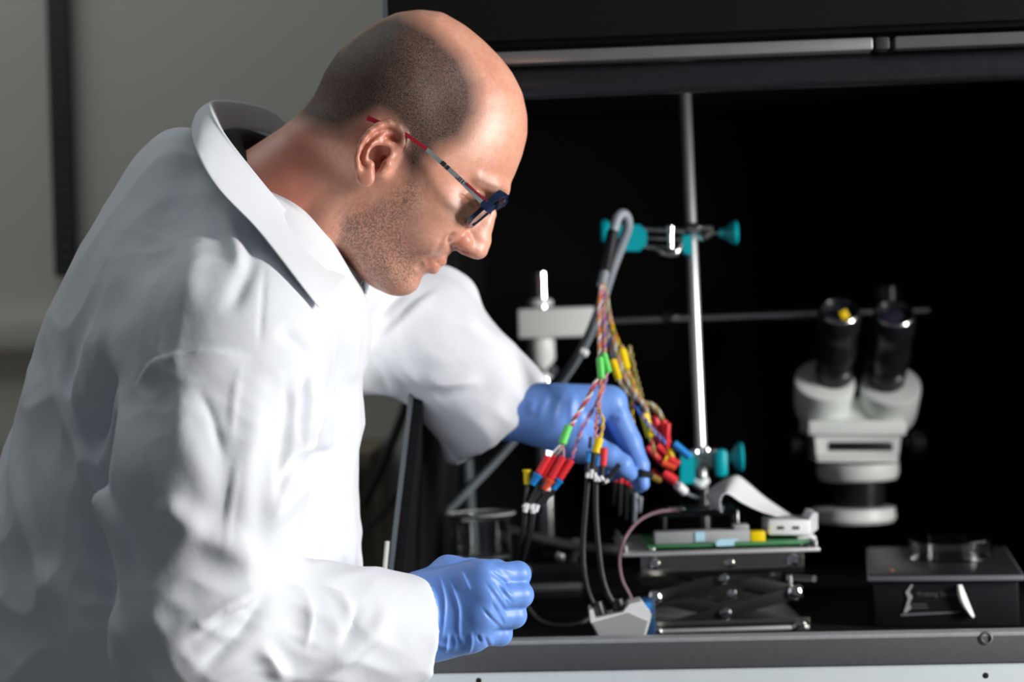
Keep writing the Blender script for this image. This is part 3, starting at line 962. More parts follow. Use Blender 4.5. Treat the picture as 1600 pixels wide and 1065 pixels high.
# far sleeve
fold([(560, 560), (600, 520), (650, 475), (690, 440)], 7.25, 13, 'tuck', dmin=1.86, dmax=2.2)
fold([(575, 510), (610, 475), (640, 445)], -7.25, 10, dmin=1.86, dmax=2.2)
fold([(640, 612), (690, 618), (740, 612), (775, 605)], -3.0, 9, dmin=1.86, dmax=2.2)
fold([(650, 596), (700, 600), (760, 590)], 5.8, 12, dmin=1.86, dmax=2.2)
fold([(720, 460), (740, 510), (800, 560)], 4.35, 16, dmin=1.86, dmax=2.2)
N = normals(V, Q)
qx, qy = pix(V)
wg = 0.30 + 0.70 * np.clip((qy - 360) / 260.0, 0, 1)
V = crumple(V, N, 5, 0.11, 0.0028, (1, 1, 0.6), wg)
V = crumple(V, N, 9, 0.05, 0.0010, (1, 1, 0.7), wg)
V = laplace(V, Q, 0.4)
coat = npmesh('lab_coat', to_world(V), Q, M['coat'], person)

# ---- collar: inner stand, top fold, turned-down flap
def grid_surface(rows, nu, nv):
    """rows of control points -> smooth grid; rows run along u, interpolated along v"""
    R = [spline([Vector(p) for p in r], nu) for r in rows]
    n = len(R[0])
    V = []
    cols = [spline([R[j][i] for j in range(len(R))], nv) for i in range(n)]
    m = len(cols[0])
    for i in range(n): V += cols[i]
    F = [(i * m + j, (i + 1) * m + j, (i + 1) * m + j + 1, i * m + j + 1) for i in range(n - 1) for j in range(m - 1)]
    return V, F
def wl(L): return [W(*p) for p in L]
Tp = [(546, 430, 1.765), (506, 398, 1.742), (446, 330, 1.722), (390, 262, 1.722), (349, 208, 1.742), (331, 172, 1.785), (338, 163, 1.83), (378, 166, 1.875), (432, 186, 1.905), (490, 260, 1.915), (540, 350, 1.89), (572, 432, 1.84)]
T2 = [(545, 431, 1.757), (502, 401, 1.733), (440, 332, 1.713), (383, 264, 1.714), (342, 209, 1.737), (325, 171, 1.785), (333, 160, 1.835), (376, 163, 1.882), (432, 182, 1.912), (492, 258, 1.923), (543, 350, 1.898), (574, 430, 1.846)]
Md = [(524, 455, 1.725), (484, 415, 1.698), (422, 345, 1.674), (362, 278, 1.680), (322, 222, 1.712), (308, 184, 1.78), (318, 172, 1.85), (366, 180, 1.91), (430, 206, 1.945), (492, 285, 1.95), (543, 370, 1.92), (578, 440, 1.857)]
Fl = [(499, 482, 1.682), (463, 436, 1.652), (400, 356, 1.632), (340, 294, 1.642), (308, 240, 1.685), (300, 204, 1.77), (308, 196, 1.86), (352, 204, 1.935), (420, 236, 1.975), (488, 310, 1.975), (540, 395, 1.94), (572, 462, 1.872)]
In = [(540, 450, 1.768), (505, 430, 1.750), (455, 370, 1.738), (405, 300, 1.742), (368, 245, 1.765), (350, 210, 1.80), (354, 205, 1.835), (385, 203, 1.87), (430, 215, 1.895), (480, 280, 1.905), (530, 370, 1.88), (562, 448, 1.835)]
# lay the flap just over the coat's own surface
cpx, cpy = pix(V)
def coat_depth(x, y, r=7):
    m = ((cpx - x) ** 2 + (cpy - y) ** 2 < r * r)
    return V[m, 1].min() if m.any() else 9.0
for L_, gap, rr in ((Fl, 0.0065, 10), (Md, 0.0085, 8)):
    for i in range(6):
        x_, y_, d_ = L_[i]
        L_[i] = (x_, y_, min(d_, coat_depth(x_, y_, rr) - gap))
gv, gf = grid_surface([wl(In), wl(Tp), wl(T2), wl(Md), wl(Fl)], 6, 4)
col_ = mesh('collar', gv, gf, M['coat'], coat)
sm = col_.modifiers.new('thick', 'SOLIDIFY'); sm.thickness = 0.0022; sm.offset = 0.0
ss = col_.modifiers.new('sub', 'SUBSURF'); ss.levels = 1; ss.render_levels = 1

# shirt ring inside the collar
P = [(412, 315, 1.75), (377, 262, 1.772), (360, 228, 1.80), (364, 220, 1.832), (392, 222, 1.86), (432, 240, 1.88)]
MB().tube(spline(wl(P), 5), 0.011, 12).build('shirt', M['shirt'], person)

# ---- blue gloves
def glove_material():
    m = mat('blue_nitrile', (0.15, 0.30, 0.72), 0.40, spec=0.4, sss=0.12, noise=(35, 0.12), bump=(90, 0.25, 0.0012))
    return m
M['glove'] = glove_material()

gvv = Vol(Cf(585, 1085, 1.75) * np.array([1, 0, 1]) + np.array([0, 1.60, 0]), Cf(850, 850, 1.75) * np.array([1, 0, 1]) + np.array([0, 1.80, 0]), 0.00095)
def c(px, py, d): return Cf(px, py, d)
gvv.cone(c(590, 985, 1.668), c(668, 968, 1.695), 0.030, 0.031, 0.010)
gvv.cone(c(655, 940, 1.70), c(742, 912, 1.690), 0.025, 0.0205, 0.016)
gvv.cone(c(655, 990, 1.70), c(732, 985, 1.690), 0.024, 0.0190, 0.016)
gvv.cone(c(660, 965, 1.695), c(742, 950, 1.683), 0.024, 0.0200, 0.016)
gvv.cone(c(668, 925, 1.712), c(700, 893, 1.722), 0.018, 0.0125, 0.012)
gvv.cone(c(700, 893, 1.722), c(764, 892, 1.715), 0.0125, 0.0105, 0.010)
fing = [  # MCP, PIP, DIP, tip, radius
    ((756, 900, 1.680), (809, 897, 1.697), (808, 902, 1.738), (772, 908, 1.748), 0.0112),
    ((760, 932, 1.672), (813, 929, 1.691), (810, 934, 1.734), (770, 938, 1.744), 0.0112),
    ((753, 963, 1.674), (803, 961, 1.693), (800, 964, 1.732), (765, 964, 1.742), 0.0108),
    ((740, 991, 1.681), (782, 990, 1.697), (778, 991, 1.730), (748, 988, 1.740), 0.0100)]
for i, (a, b, d, e, r) in enumerate(fing):
    fv = [c(*a), c(*b), c(*d), c(*e)]
    gvv.cone(c(700, 925 + i * 20, 1.697), fv[0], 0.013, r * 1.06, 0.012)
    gvv.cone(fv[0], fv[1], r * 1.02, r, 0.0035)
    gvv.cone(fv[1], fv[2], r, r * 0.92, 0.0025)
    gvv.cone(fv[2], fv[3], r * 0.92, r * 0.85, 0.0025)
# thumb behind, closing on the index finger
gvv.chain([c(690, 905, 1.722), c(735, 893, 1.745), c(775, 894, 1.762), c(802, 902, 1.765)], [0.013, 0.0118, 0.0112, 0.0095], 0.004)
V, Q = gvv.mesh(2)
del gvv
N = normals(V, Q)
def wr(P, amp, width, mode='ridge', **kw):
    global V
    V = brush(V, N, P, amp / 1000.0, width, mode, **kw)
for P in (((663, 906), (676, 925), (682, 955), (681, 981), (674, 1019)), ((680, 888), (689, 910), (695, 940), (693, 972), (689, 1004)),
          ((697, 895), (708, 921), (717, 951), (717, 981), (720, 1015)), ((646, 908), (658, 925), (663, 950), (664, 990)), ((718, 889), (727, 906), (735, 925)), ((700, 985), (697, 1010), (696, 1022)),
          ((735, 985), (737, 1003), (730, 1025))):
    wr(P, 1.7, 6, 'step', sharp=0.45, taper=0.3)
for P in (((761, 889), (780, 903), (799, 921)), ((755, 906), (776, 934), (793, 962)), ((750, 946), (766, 965), (785, 983)), ((766, 938), (780, 961), (788, 979)), ((745, 990), (752, 1006)), ((757, 993), (766, 1014)), ((765, 900), (782, 920), (795, 948)), ((775, 912), (790, 928), (802, 944))):
    wr(P, -1.1, 2.4)
    wr([(a + 5, b - 3) for a, b in P], 0.6, 3.5)
for P in (((768, 884), (790, 890), (806, 893)), ((640, 930), (648, 960), (650, 1000)), ((672, 1000), (700, 1012), (735, 1012)), ((708, 985), (712, 1005), (705, 1020)), ((720, 990), (725, 1010)), ((650, 960), (670, 1000), (668, 1025))):
    wr(P, 0.9, 4)
g1 = npmesh('glove', to_world(V), Q, M['glove'], person)
g1['label'] = 'blue glove on the fist nearest the camera'

fvv = Vol(Cf(770, 780, 2.0) * np.array([1, 0, 1]) + np.array([0, 1.90, 0]), Cf(1035, 585, 2.0) * np.array([1, 0, 1]) + np.array([0, 2.13, 0]), 0.0012)
fvv.cone(c(775, 645, 2.005), c(850, 648, 2.0), 0.028, 0.0275, 0.010)
fvv.cone(c(850, 640, 2.0), c(945, 630, 2.003), 0.0255, 0.0165, 0.014)
fvv.cone(c(850, 658, 2.0), c(900, 690, 1.985), 0.0245, 0.0185, 0.014)
fvv.cone(c(860, 650, 2.015), c(945, 640, 2.03), 0.024, 0.016, 0.014)
fvv.cone(c(890, 640, 2.0), c(958, 628, 2.002), 0.022, 0.0135, 0.014)
fvv.cone(c(900, 690, 1.985), c(950, 713, 1.972), 0.0185, 0.0130, 0.010)
fvv.chain([c(950, 713, 1.972), c(972, 726, 1.970), c(984, 739, 1.974)], [0.0130, 0.0108, 0.0080], 0.003)
fvv.chain([c(955, 630, 2.0), c(984, 690, 1.995), c(999, 727, 1.988), c(1004, 756, 1.985)], [0.0142, 0.0118, 0.0098, 0.0072], 0.003)
fvv.chain([c(942, 634, 2.026), c(978, 690, 2.03), c(992, 735, 2.015), c(999, 758, 2.005)], [0.0140, 0.0112, 0.0095, 0.0075], 0.003)
fvv.chain([c(935, 642, 2.04), c(968, 700, 2.045), c(962, 735, 2.03), c(945, 742, 2.02)], [0.0135, 0.0108, 0.0095, 0.008], 0.003)
fvv.chain([c(920, 652, 2.055), c(945, 705, 2.06), c(938, 728, 2.045), c(925, 732, 2.035)], [0.0125, 0.0100, 0.0090, 0.0075], 0.003)
V, Q = fvv.mesh(2)
del fvv
N = normals(V, Q)
for P in (((868, 605), (850, 630), (840, 665)), ((885, 607), (870, 630), (862, 670)), ((900, 607), (893, 635), (896, 680)), ((915, 640), (908, 660), (912, 695)), ((835, 620), (828, 650))):
    wr(P, 1.8, 6)
wr([(940, 668), (950, 690), (965, 700)], -1.5, 5); wr([(948, 650), (958, 656), (970, 652)], -1.4, 4); wr([(962, 640), (972, 640), (980, 648)], 1.0, 4)
g2 = npmesh('glove', to_world(V), Q, M['glove'], person)
g2['label'] = 'blue glove on the hand reaching to the wires'

# ---- legs and shoes (below the frame)
M['trouser'] = mat('dark_trousers', (0.02, 0.022, 0.03), 0.9, noise=(20, 0.2))
M['shoe'] = mat('black_shoe', (0.012, 0.012, 0.012), 0.45)
for sg in (-1, 1):
    yb = 1.82 + sg * 0.10
    P = [Vector((-0.36, yb, 0.80)), Vector((-0.35, yb, 0.62)), Vector((-0.31, yb + sg * 0.01, 0.46)), Vector((-0.33, yb + sg * 0.02, 0.25)), Vector((-0.36, yb + sg * 0.02, 0.085))]
    MB().tube(spline(P, 5), [0.098 - 0.0024 * i for i in range(21)], 20).build('trouser_leg', M['trouser'], person)
    sv = Vol((-0.45, yb - 0.07 + sg * 0.02, 0.0), (-0.12, yb + 0.07 + sg * 0.02, 0.13), 0.004)
    sv.cone((-0.385, yb + sg * 0.02, 0.045), (-0.18, yb + sg * 0.02, 0.034), 0.042, 0.036, 0.02)
    sv.cone((-0.37, yb + sg * 0.02, 0.09), (-0.37, yb + sg * 0.02, 0.05), 0.036, 0.04, 0.02)
    _, x, y, z = sv.sl((-1, 0, -1), (1, 3, 1)); sv.F = np.maximum(sv.F, (0.004 - z) + 0 * x + 0 * y).astype(np.float32)
    a, b = sv.mesh(1); npmesh('shoe', a, b, M['shoe'], person)

# ---- glasses
gl = thing('eyeglasses', W(700, 280, 1.72), 'navy and grey eyeglasses with red temple tips on the face', 'glasses')
M['navy'] = mat('navy_acetate', (0.008, 0.017, 0.05), 0.25, spec=0.6)
M['redac'] = mat('red_acetate', (0.33, 0.012, 0.03), 0.3)
M['greyac'] = mat('grey_metal_temple', (0.36, 0.39, 0.38), 0.35, 0.5)
M['ink'] = mat('black_print', (0.01, 0.01, 0.01), 0.6)
M['lens'] = pane('lens_glass')
tdir = np.array([184.0, 137.0]) / 229.4; rdir = np.array([-0.757, 0.653])
def hw(px, py, off): return Vector(to_world(hp(px, py, off)[None, :])[0])
def hnear(px, py, off):                        # picture position at its own depth, mirrored for the far side
    p = he(px, py, abs(off))
    if off < 0: p[1] = 2 * HD - p[1]
    return Vector(to_world(p[None, :])[0])
def ribbon(P, hgt, thick, nm, m, parent):
    mb = MB(); up = None
    pts = [Vector(p) for p in P]; V_ = []; F_ = []
    for i, p in enumerate(pts):
        t = (pts[min(i + 1, len(pts) - 1)] - pts[max(i - 1, 0)]).normalized()
        lat = Vector((0, 1, 0)); lat = (lat - t * lat.dot(t)).normalized()
        u = t.cross(lat)
        h = hgt[i] if hasattr(hgt, '__len__') else hgt
        for a, b in ((-1, -1), (1, -1), (1, 1), (-1, 1)): V_.append(p + u * (a * h / 2) + lat * (b * thick / 2))
    for i in range(len(pts) - 1):
        for k in range(4): F_.append((i * 4 + k, i * 4 + (k + 1) % 4, i * 4 + 4 + (k + 1) % 4, i * 4 + 4 + k))
    F_ += [(0, 1, 2, 3), tuple(len(V_) - 4 + k for k in (3, 2, 1, 0))]
    mb.add(V_, F_)
    return mb.build(nm, m, parent, smooth=False)
for sg in (1, -1):
    tp = ribbon([hnear(574, 184, sg * 0.077), hnear(586, 189, sg * 0.078), hnear(612, 200, sg * 0.0785), hnear(636, 211, sg * 0.0790), hnear(667, 233, sg * 0.0785)], [0.0044, 0.0038, 0.0034, 0.0032, 0.0034], 0.0026, 'temple_tip', M['redac'], gl)
    tm = ribbon([hnear(666, 232.5, sg * 0.0785), hnear(710, 272, sg * 0.077), hnear(738, 299, sg * 0.0745), hnear(757, 318, sg * 0.072)], [0.0034, 0.0042, 0.0050, 0.0054], 0.0015, 'temple', M['greyac'], gl)
    ribbon([hnear(729, 286, sg * 0.0762), hnear(745, 301, sg * 0.0742), hnear(761, 314, sg * 0.0724)], 0.0018, 0.0017, 'red_stripe', M['redac'], tm)
    for q in (0.02, 0.05, 0.08, 0.14, 0.17, 0.44, 0.48, 0.53):
        a = np.array([690, 252]) + q * np.array([67, 66]) * 0.9
        ribbon([hnear(a[0], a[1], sg * 0.0787), hnear(a[0] + 1.2, a[1] + 1.1, sg * 0.0787)], 0.0036, 0.0008, 'print_mark', M['ink'], tm)
    # hinge block
    ribbon([hnear(755, 314, sg * 0.0725), hnear(763, 323, sg * 0.0705), hnear(769, 327, sg * 0.066)], [0.0078, 0.0088, 0.0090], 0.0026, 'hinge', M['navy'], gl)
    # rim: rounded rectangle in the plane of the lens
    ring = []; lensv = []
    for i in range(36):
        a = 2 * math.pi * i / 36
        ca, sa = math.cos(a), math.sin(a)
        e = 0.55
        b_ = 0.0365 + 0.0265 * math.copysign(abs(ca) ** e, ca)
        a_ = 35.0 * math.copysign(abs(sa) ** e, sa)
        wrap = 5.0 * ((b_ - 0.01) / 0.055) ** 2
        ctr = np.array([762.0, 333.0]) + a_ * rdir - wrap * tdir
        ring.append(hw(ctr[0], ctr[1], sg * b_))
    nr = len(ring); mb = MB(); ringc = ring + [ring[0]]
    n_ = (hw(*(np.array([770, 325]) + tdir * 20), 0) - hw(770, 325, 0)).normalized()
    Vq = []; Fq = []
    cen = sum(ring, Vector()) / nr
    for i, p in enumerate(ring):
        o_ = (p - cen); o_ = (o_ - n_ * o_.dot(n_)).normalized()
        topk = 0.0015 + 0.0012 * max(0, (p - cen).dot(CU)) / 0.02
        for (u, v) in ((-1, -1), (1, -1), (1, 1), (-1, 1)): Vq.append(p + o_ * (u * topk) + n_ * (v * (0.0019 + 0.0016 * max(0.0, min(1.0, (p - cen).dot(CU) / 0.012)))))
    for i in range(nr):
        j = (i + 1) % nr
        for k in range(4): Fq.append((i * 4 + k, i * 4 + (k + 1) % 4, j * 4 + (k + 1) % 4, j * 4 + k))
    mb.add(Vq, Fq); mb.build('rim', M['navy'], gl, smooth=False)
    lm = MB(); lv = [p - n_ * 0.0006 for p in ring] + [p + n_ * 0.0006 for p in ring]
    lm.add(lv, [tuple(range(nr)), tuple(range(2 * nr - 1, nr - 1, -1))] + [(i, (i + 1) % nr, nr + (i + 1) % nr, nr + i) for i in range(nr)])
    lm.build('lens', M['lens'], gl, smooth=False)
bp_ = [hw(770 - 8 * rdir[0], 325 - 8 * rdir[1], 0.0115), hw(774 - 9 * rdir[0], 326 - 9 * rdir[1], 0.0), hw(770 - 8 * rdir[0], 325 - 8 * rdir[1], -0.0115)]
MB().tube(spline(bp_, 5), 0.0022, 8).build('bridge', M['navy'], gl)

# ------------------------------------------------------------------ equipment
M['satin'] = mat('satin_steel', (0.80, 0.81, 0.83), 0.34, 0.8)
M['teal'] = mat('teal_plastic', (0.0, 0.36, 0.42), 0.35, spec=0.5)
M['greycable'] = mat('grey_cable', (0.23, 0.26, 0.29), 0.45, noise=(90, 0.08))
M['blackrub'] = mat('black_rubber', (0.012, 0.012, 0.014), 0.38)
M['whitepl'] = mat('white_plastic', (0.72, 0.72, 0.73), 0.45)
M['scope'] = mat('pale_grey_enamel', (0.72, 0.75, 0.72), 0.4, noise=(20, 0.04))
M['scopedark'] = mat('black_anodised', (0.010, 0.011, 0.013), 0.3)
M['glass'] = mat('clear_glass', (0.98, 1, 1), 0.02, trans=1.0, ior=1.47)
M['water'] = mat('water', (0.95, 0.98, 1.0), 0.0, trans=1.0, ior=1.33)
M['jack'] = mat('polished_steel_bar', (0.40, 0.38, 0.33), 0.16, 1.0, noise=(25, 0.2), bump=(150, 0.06, 0.0005))
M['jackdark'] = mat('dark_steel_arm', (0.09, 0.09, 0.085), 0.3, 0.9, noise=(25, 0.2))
M['platesteel'] = mat('brushed_plate', (0.62, 0.62, 0.61), 0.42, 0.6, noise=(70, 0.1))
M['pcb'] = mat('green_board', (0.05, 0.22, 0.085), 0.35, noise=(60, 0.25))
M['lgrey'] = mat('light_grey_block', (0.34, 0.345, 0.35), 0.5)
M['tape'] = mat('pale_blue_tape', (0.42, 0.68, 0.80), 0.6)
M['yellow'] = mat('yellow_plastic', (0.85, 0.60, 0.0), 0.4)
M['green'] = mat('green_sleeve', (0.12, 0.62, 0.12), 0.45)
M['red'] = mat('red_plastic', (0.68, 0.025, 0.035), 0.4)
M['redorange'] = mat('orange_red_plastic', (0.80, 0.09, 0.03), 0.4)
M['blue'] = mat('blue_plastic', (0.01, 0.22, 0.62), 0.4)
M['navyblue'] = mat('dark_blue_plastic', (0.008, 0.05, 0.13), 0.45)
M['orange'] = mat('orange_wire', (0.72, 0.24, 0.02), 0.45)
M['pink'] = mat('pink_wire', (0.62, 0.25, 0.28), 0.45)
M['white'] = mat('white_wire', (0.70, 0.69, 0.66), 0.45)
M['purple'] = mat('purple_wire', (0.32, 0.14, 0.45), 0.45)
M['tan'] = mat('tan_wire', (0.50, 0.33, 0.16), 0.45)
M['olive'] = mat('olive_wire', (0.30, 0.32, 0.08), 0.45)
M['mauve'] = mat('mauve_wire', (0.20, 0.12, 0.14), 0.5)
M['brownw'] = mat('brown_wire', (0.22, 0.07, 0.03), 0.45)
M['gold'] = mat('gold_clip', (0.70, 0.42, 0.08), 0.3, 0.8)
M['ledge'] = mat('grey_stage_edge', (0.22, 0.23, 0.25), 0.4, 0.4)
M['stage'] = mat('dark_stage_top', (0.022, 0.023, 0.026), 0.35, 0.1, noise=(45, 0.4))
M['paper'] = mat('white_paper', (0.80, 0.81, 0.76), 0.8)
M['print'] = mat('grey_print', (0.10, 0.10, 0.10), 0.6)

def at_floor(p, z=FLOORZ):
    return Vector((p.x, p.y, z))
EXD = Vector((1, 0, 0)); UP = Vector((0, 0, 1)); AWAY = Vector((0, 1, 0))
def pbox(nm, m, parent, x0, x1, y0, y1, d, depth, bev=0.0008, smooth=True):
    """box whose front face covers the pixels x0..x1, y0..y1 at distance d"""
    a = W(x0, y1, d); b = W(x1, y1, d); t = W(x0, y0, d)
    ex = (b - a); ez = (t - a); w = ex.length; h = ez.length
    ex = ex / w; ez = (ez - ex * ez.dot(ex)).normalized(); ey = ez.cross(ex)
    R = Matrix((ex, ey, ez)).transposed()
    c0 = (a + b) / 2 + ez * h / 2 + ey * depth / 2
    return MB().box(c0, (w, depth, h), R, bev).build(nm, m, parent, smooth)
def extrude(nm, m, parent, pts, d, depth, bev=0.0):
    f = [W(x, y, d) for x, y in pts]; n = len(f)
    b = [p + AWAY * depth for p in f]
    mb = MB(); mb.add(f + b, [tuple(range(n)), tuple(range(2 * n - 1, n - 1, -1))] + [(i, (i + 1) % n, n + (i + 1) % n, n + i) for i in range(n)])
    return mb.build(nm, m, parent, smooth=False)
def wire(nm, m, parent, pts, r, n=6, seg=5):
    return MB().tube(spline([W(*p) for p in pts], seg), r, n).build(nm, m, parent)

# ---- retort stand behind the lab jack
rs_top = W(1070, 137, 2.24); rs_low = W(1095, 700, 2.24)
rd = (rs_low - rs_top).normalized(); rs_bot = rs_top + rd * ((FLOORZ + 0.0085 - rs_top.z) / rd.z)
stand = thing('retort_stand', at_floor(rs_bot), 'tall polished steel rod of a retort stand behind the scissor jack', 'stand')
MB().lathe(rs_top, rd, [(0, 0.003), (0.0006, 0.0052), (0.002, 0.0062), ((rs_bot - rs_top).length, 0.0062)], 24).build('rod', M['satin'], stand)
MB().tube([W(1098.5, 752, 2.24), W(1101.5, 845, 2.24)], 0.0072, 16).build('clamp_shade_tube', M['jackdark'], stand)  # dark tube added to colour in the clamp's shade on the rod
MB().box(rs_bot + Vector((0.0, 0.015, -0.0041)), (0.13, 0.075, 0.008), None, 0.002).build('base', M['scopedark'], stand)

def bell(px, py, d, r, l, m, nm, parent, sign=1):
    """bell-shaped clamp knob, wide end to the right"""
    a = W(px, py, d)
    return MB().lathe(a, EXD * sign, [(0, 0.004), (0.002, 0.0052), (l * 0.35, 0.0058), (l * 0.55, r * 0.72), (l * 0.72, r * 0.95), (l * 0.9, r), (l, r * 0.86), (l * 1.02, r * 0.3)], 24).build(nm, m, parent)

# upper clamp
c1 = thing('boss_clamp', W(1070, 372, 2.22), 'upper clamp with teal knobs holding the grey cable on the rod', 'clamp')
extrude('jaw_block', M['teal'], c1, [(967, 351), (1000, 351), (1011, 362), (1011, 380), (1000, 392), (965, 392)], 2.185, 0.020)
MB().lathe(W(938, 361, 2.20), EXD, [(0, 0.010), (0.002, 0.0128), (0.007, 0.0132), (0.010, 0.009), (0.028, 0.004)], 22).build('knob', M['teal'], c1)
for (a, b, r) in (((1003, 357), (1070, 361), 0.0032), ((1005, 384), (1038, 388), 0.0034), ((1003, 371), (1068, 374), 0.0022)):
    MB().tube([W(*a, 2.195), W(*b, 2.20)], r, 10).build('prong', M['steel'], c1)
MB().tube(spline([W(1028, 386, 2.19), W(1040, 396, 2.185), (W(1055, 394, 2.185)), W(1063, 382, 2.19)], 5), 0.0042, 10).build('hook', M['steel'], c1)
MB().lathe(W(1048, 388, 2.18), UP, [(0, 0.0036), (0.018, 0.0036), (0.019, 0.0052), (0.024, 0.0050), (0.025, 0.002)], 14).build('bolt', M['chrome'], c1)
extrude('rod_block', M['teal'], c1, [(1066, 368), (1081, 368), (1081, 397), (1072, 397), (1064, 388)], 2.205, 0.022)
MB().lathe(W(1074, 356, 2.205), EXD, [(0, 0.005), (0.004, 0.006), (0.012, 0.006), (0.014, 0.0035), (0.028, 0.0035)], 14).build('boss', M['steel'], c1)
MB().tube(spline([W(1086, 362, 2.22), W(1100, 372, 2.215), W(1112, 362, 2.22)], 4), 0.0034, 8).build('wing_screw', M['steel'], c1)
MB().tube([W(1080, 364, 2.225), W(1126, 363, 2.225)], 0.0022, 8).build('spindle', M['steel'], c1)
bell(1123, 364, 2.225, 0.0135, 0.021, M['teal'], 'knob', c1)

# lower clamp
c2 = thing('boss_clamp', W(1095, 720, 2.21), 'lower clamp with teal knobs on the rod above the ribbon cable', 'clamp')
extrude('jaw_block', M['teal'], c2, [(1064, 712), (1080, 708), (1086, 718), (1086, 754), (1063, 757)], 2.17, 0.018)
MB().box(W(1100, 716, 2.215), (0.026, 0.026, 0.022), None, 0.003).build('boss', M['steel'], c2)
MB().lathe(W(1083, 706, 2.19), -AWAY, [(0, 0.0045), (0.012, 0.0045), (0.013, 0.003)], 12).build('bolt', M['chrome'], c2)
MB().lathe(W(1100, 703, 2.20), -AWAY, [(0, 0.0045), (0.012, 0.0045), (0.013, 0.003)], 12).build('bolt', M['chrome'], c2)
MB().box(W(1127, 723, 2.195), (0.0135, 0.014, 0.031), None, 0.005).build('wing_knob', M['teal'], c2)
MB().tube([W(1100, 716, 2.215), W(1145, 714, 2.215)], 0.0035, 10).build('spindle', M['steel'], c2)
bell(1134, 714, 2.215, 0.0165, 0.019, M['teal'], 'knob', c2)
MB().tube(spline([W(1084, 752, 2.19), W(1094, 757, 2.185), W(1104, 749, 2.19)], 4), 0.0045, 8).build('hook', M['whitepl'], c2)

# ---- grey cable and its fan of coloured wires
har = thing('wiring_harness', W(940, 440, 2.05), 'grey cable hung over the upper clamp, splitting into many coloured wires', 'cable')
wire('sheath', M['greycable'], har, [(693, 802, 2.30), (722, 773, 2.29), (780, 712, 2.27), (860, 617, 2.22), (905, 553, 2.17), (934, 490, 2.13), (954, 428, 2.11), (970, 385, 2.105), (981, 354, 2.10), (977, 336, 2.095), (966, 338, 2.09), (957, 365, 2.085)], 0.0054, 14, 7)
wire('heat_shrink', M['blackrub'], har, [(957.5, 362, 2.085), (951, 395, 2.075), (945, 425, 2.065)], 0.0059, 14)
wire('sheath_end', M['greycable'], har, [(945, 425, 2.065), (942, 437, 2.06), (940, 446, 2.055)], 0.0050, 14)
MB().lathe(W(907, 548, 2.15), (W(915, 552, 2.15) - W(907, 548, 2.15)), [(0, 0.004), (0.006, 0.005), (0.009, 0.003)], 12).build('cable_tie', M['whitepl'], har)

def twisted(pts, mats, r=0.00095, orad=0.0016, turns=6.0, seg=8, nm='wire'):
    base = spline([W(*p) for p in pts], seg)
    L = len(base); out = []
    ph0 = random.random() * 6.28
    for k, mn in enumerate(mats):
        P = []
        for i, p in enumerate(base):
            t = (base[min(i + 1, L - 1)] - base[max(i - 1, 0)]).normalized()
            a = t.cross(AWAY).normalized(); b = t.cross(a)
            ph = ph0 + 2 * math.pi * (turns * i / (L - 1) + k / len(mats))
            e = 0.5 + 0.5 * min(1.0, min(i, L - 1 - i) / 3.0)
            P.append(p + (a * math.cos(ph) + b * math.sin(ph)) * orad * e)
        out.append(MB().tube(P, r, 6).build(nm, M[mn], har))
    return out
def plug(pts, m, r0, r1=None, nm='plug', parent=har, flare=0.0):
    P = [W(*p) for p in pts]
    ax = P[-1] - P[0]; L = ax.length; r1 = r1 or r0
    prof = [(0, r0 * 0.7), (L * 0.04, r0 + flare), (L * 0.12, r0 + flare), (L * 0.2, r0), (L * 0.95, r1), (L, r1 * 0.7)]
    return MB().lathe(P[0], ax, prof, 12).build(nm, M[m] if isinstance(m, str) else m, parent)
D1 = 2.045
twisted([(940, 444, D1), (936, 490, 2.02), (937, 530, 1.99), (937, 562, 1.965)], ['orange', 'pink', 'white'], turns=5)
twisted([(942, 444, D1), (944, 500, 2.02), (945, 535, 1.99), (945, 556, 1.965)], ['tan', 'purple', 'pink'], turns=5)
plug([(937, 558, 1.962), (940, 592, 1.955)], 'green', 0.0036, nm='crimp_sleeve')
plug([(943, 552, 1.968), (951, 582, 1.962)], 'green', 0.0036, nm='crimp_sleeve')
twisted([(934, 590, 1.956), (918, 622, 1.95), (900, 650, 1.945), (891, 668, 1.942)], ['red', 'white', 'brownw'], turns=4)
twisted([(940, 590, 1.956), (936, 630, 1.95), (932, 660, 1.945), (931, 690, 1.94)], ['pink', 'orange'], turns=4)
twisted([(949, 582, 1.962), (938, 618, 1.955), (912, 665, 1.948), (900, 695, 1.943), (894, 716, 1.940)], ['purple', 'pink'], turns=5, orad=0.0012)
twisted([(935, 636, 1.948), (942, 655, 1.944), (941, 672, 1.942), (936, 688, 1.94)], ['yellow', 'tan'], turns=2, orad=0.001)
plug([(889, 664, 1.942), (878, 694, 1.938)], 'green', 0.0042, nm='crimp_sleeve')
for k, (x0, y0, x1, y1, mn, tip) in enumerate(((857, 712, 841, 740, 'red', 'blue'), (868, 712, 849, 748, 'red', None), (880, 713, 860, 748, 'red', 'redorange'), (893, 718, 874, 748, 'red', 'blue'))):
    dd = 1.935 + 0.003 * (k % 2)
    if k < 3: twisted([(878, 692, 1.938), ((878 + x0) / 2 + 2, 702, 1.937), (x0, y0, dd)], [('white', 'tan', 'pink')[k]], orad=0.0005, turns=1)
    pl_ = plug([(x0, y0, dd), (x1, y1, dd)], mn, 0.0037)
    ux, uy = (x1 - x0), (y1 - y0); l = math.hypot(ux, uy); ux /= l; uy /= l
    if tip: plug([(x1, y1, dd), (x1 + ux * 20, y1 + uy * 20, dd)], tip, 0.0042, 0.003, nm='plug_tip', flare=0.0008)
    e = (20 if tip else 0)
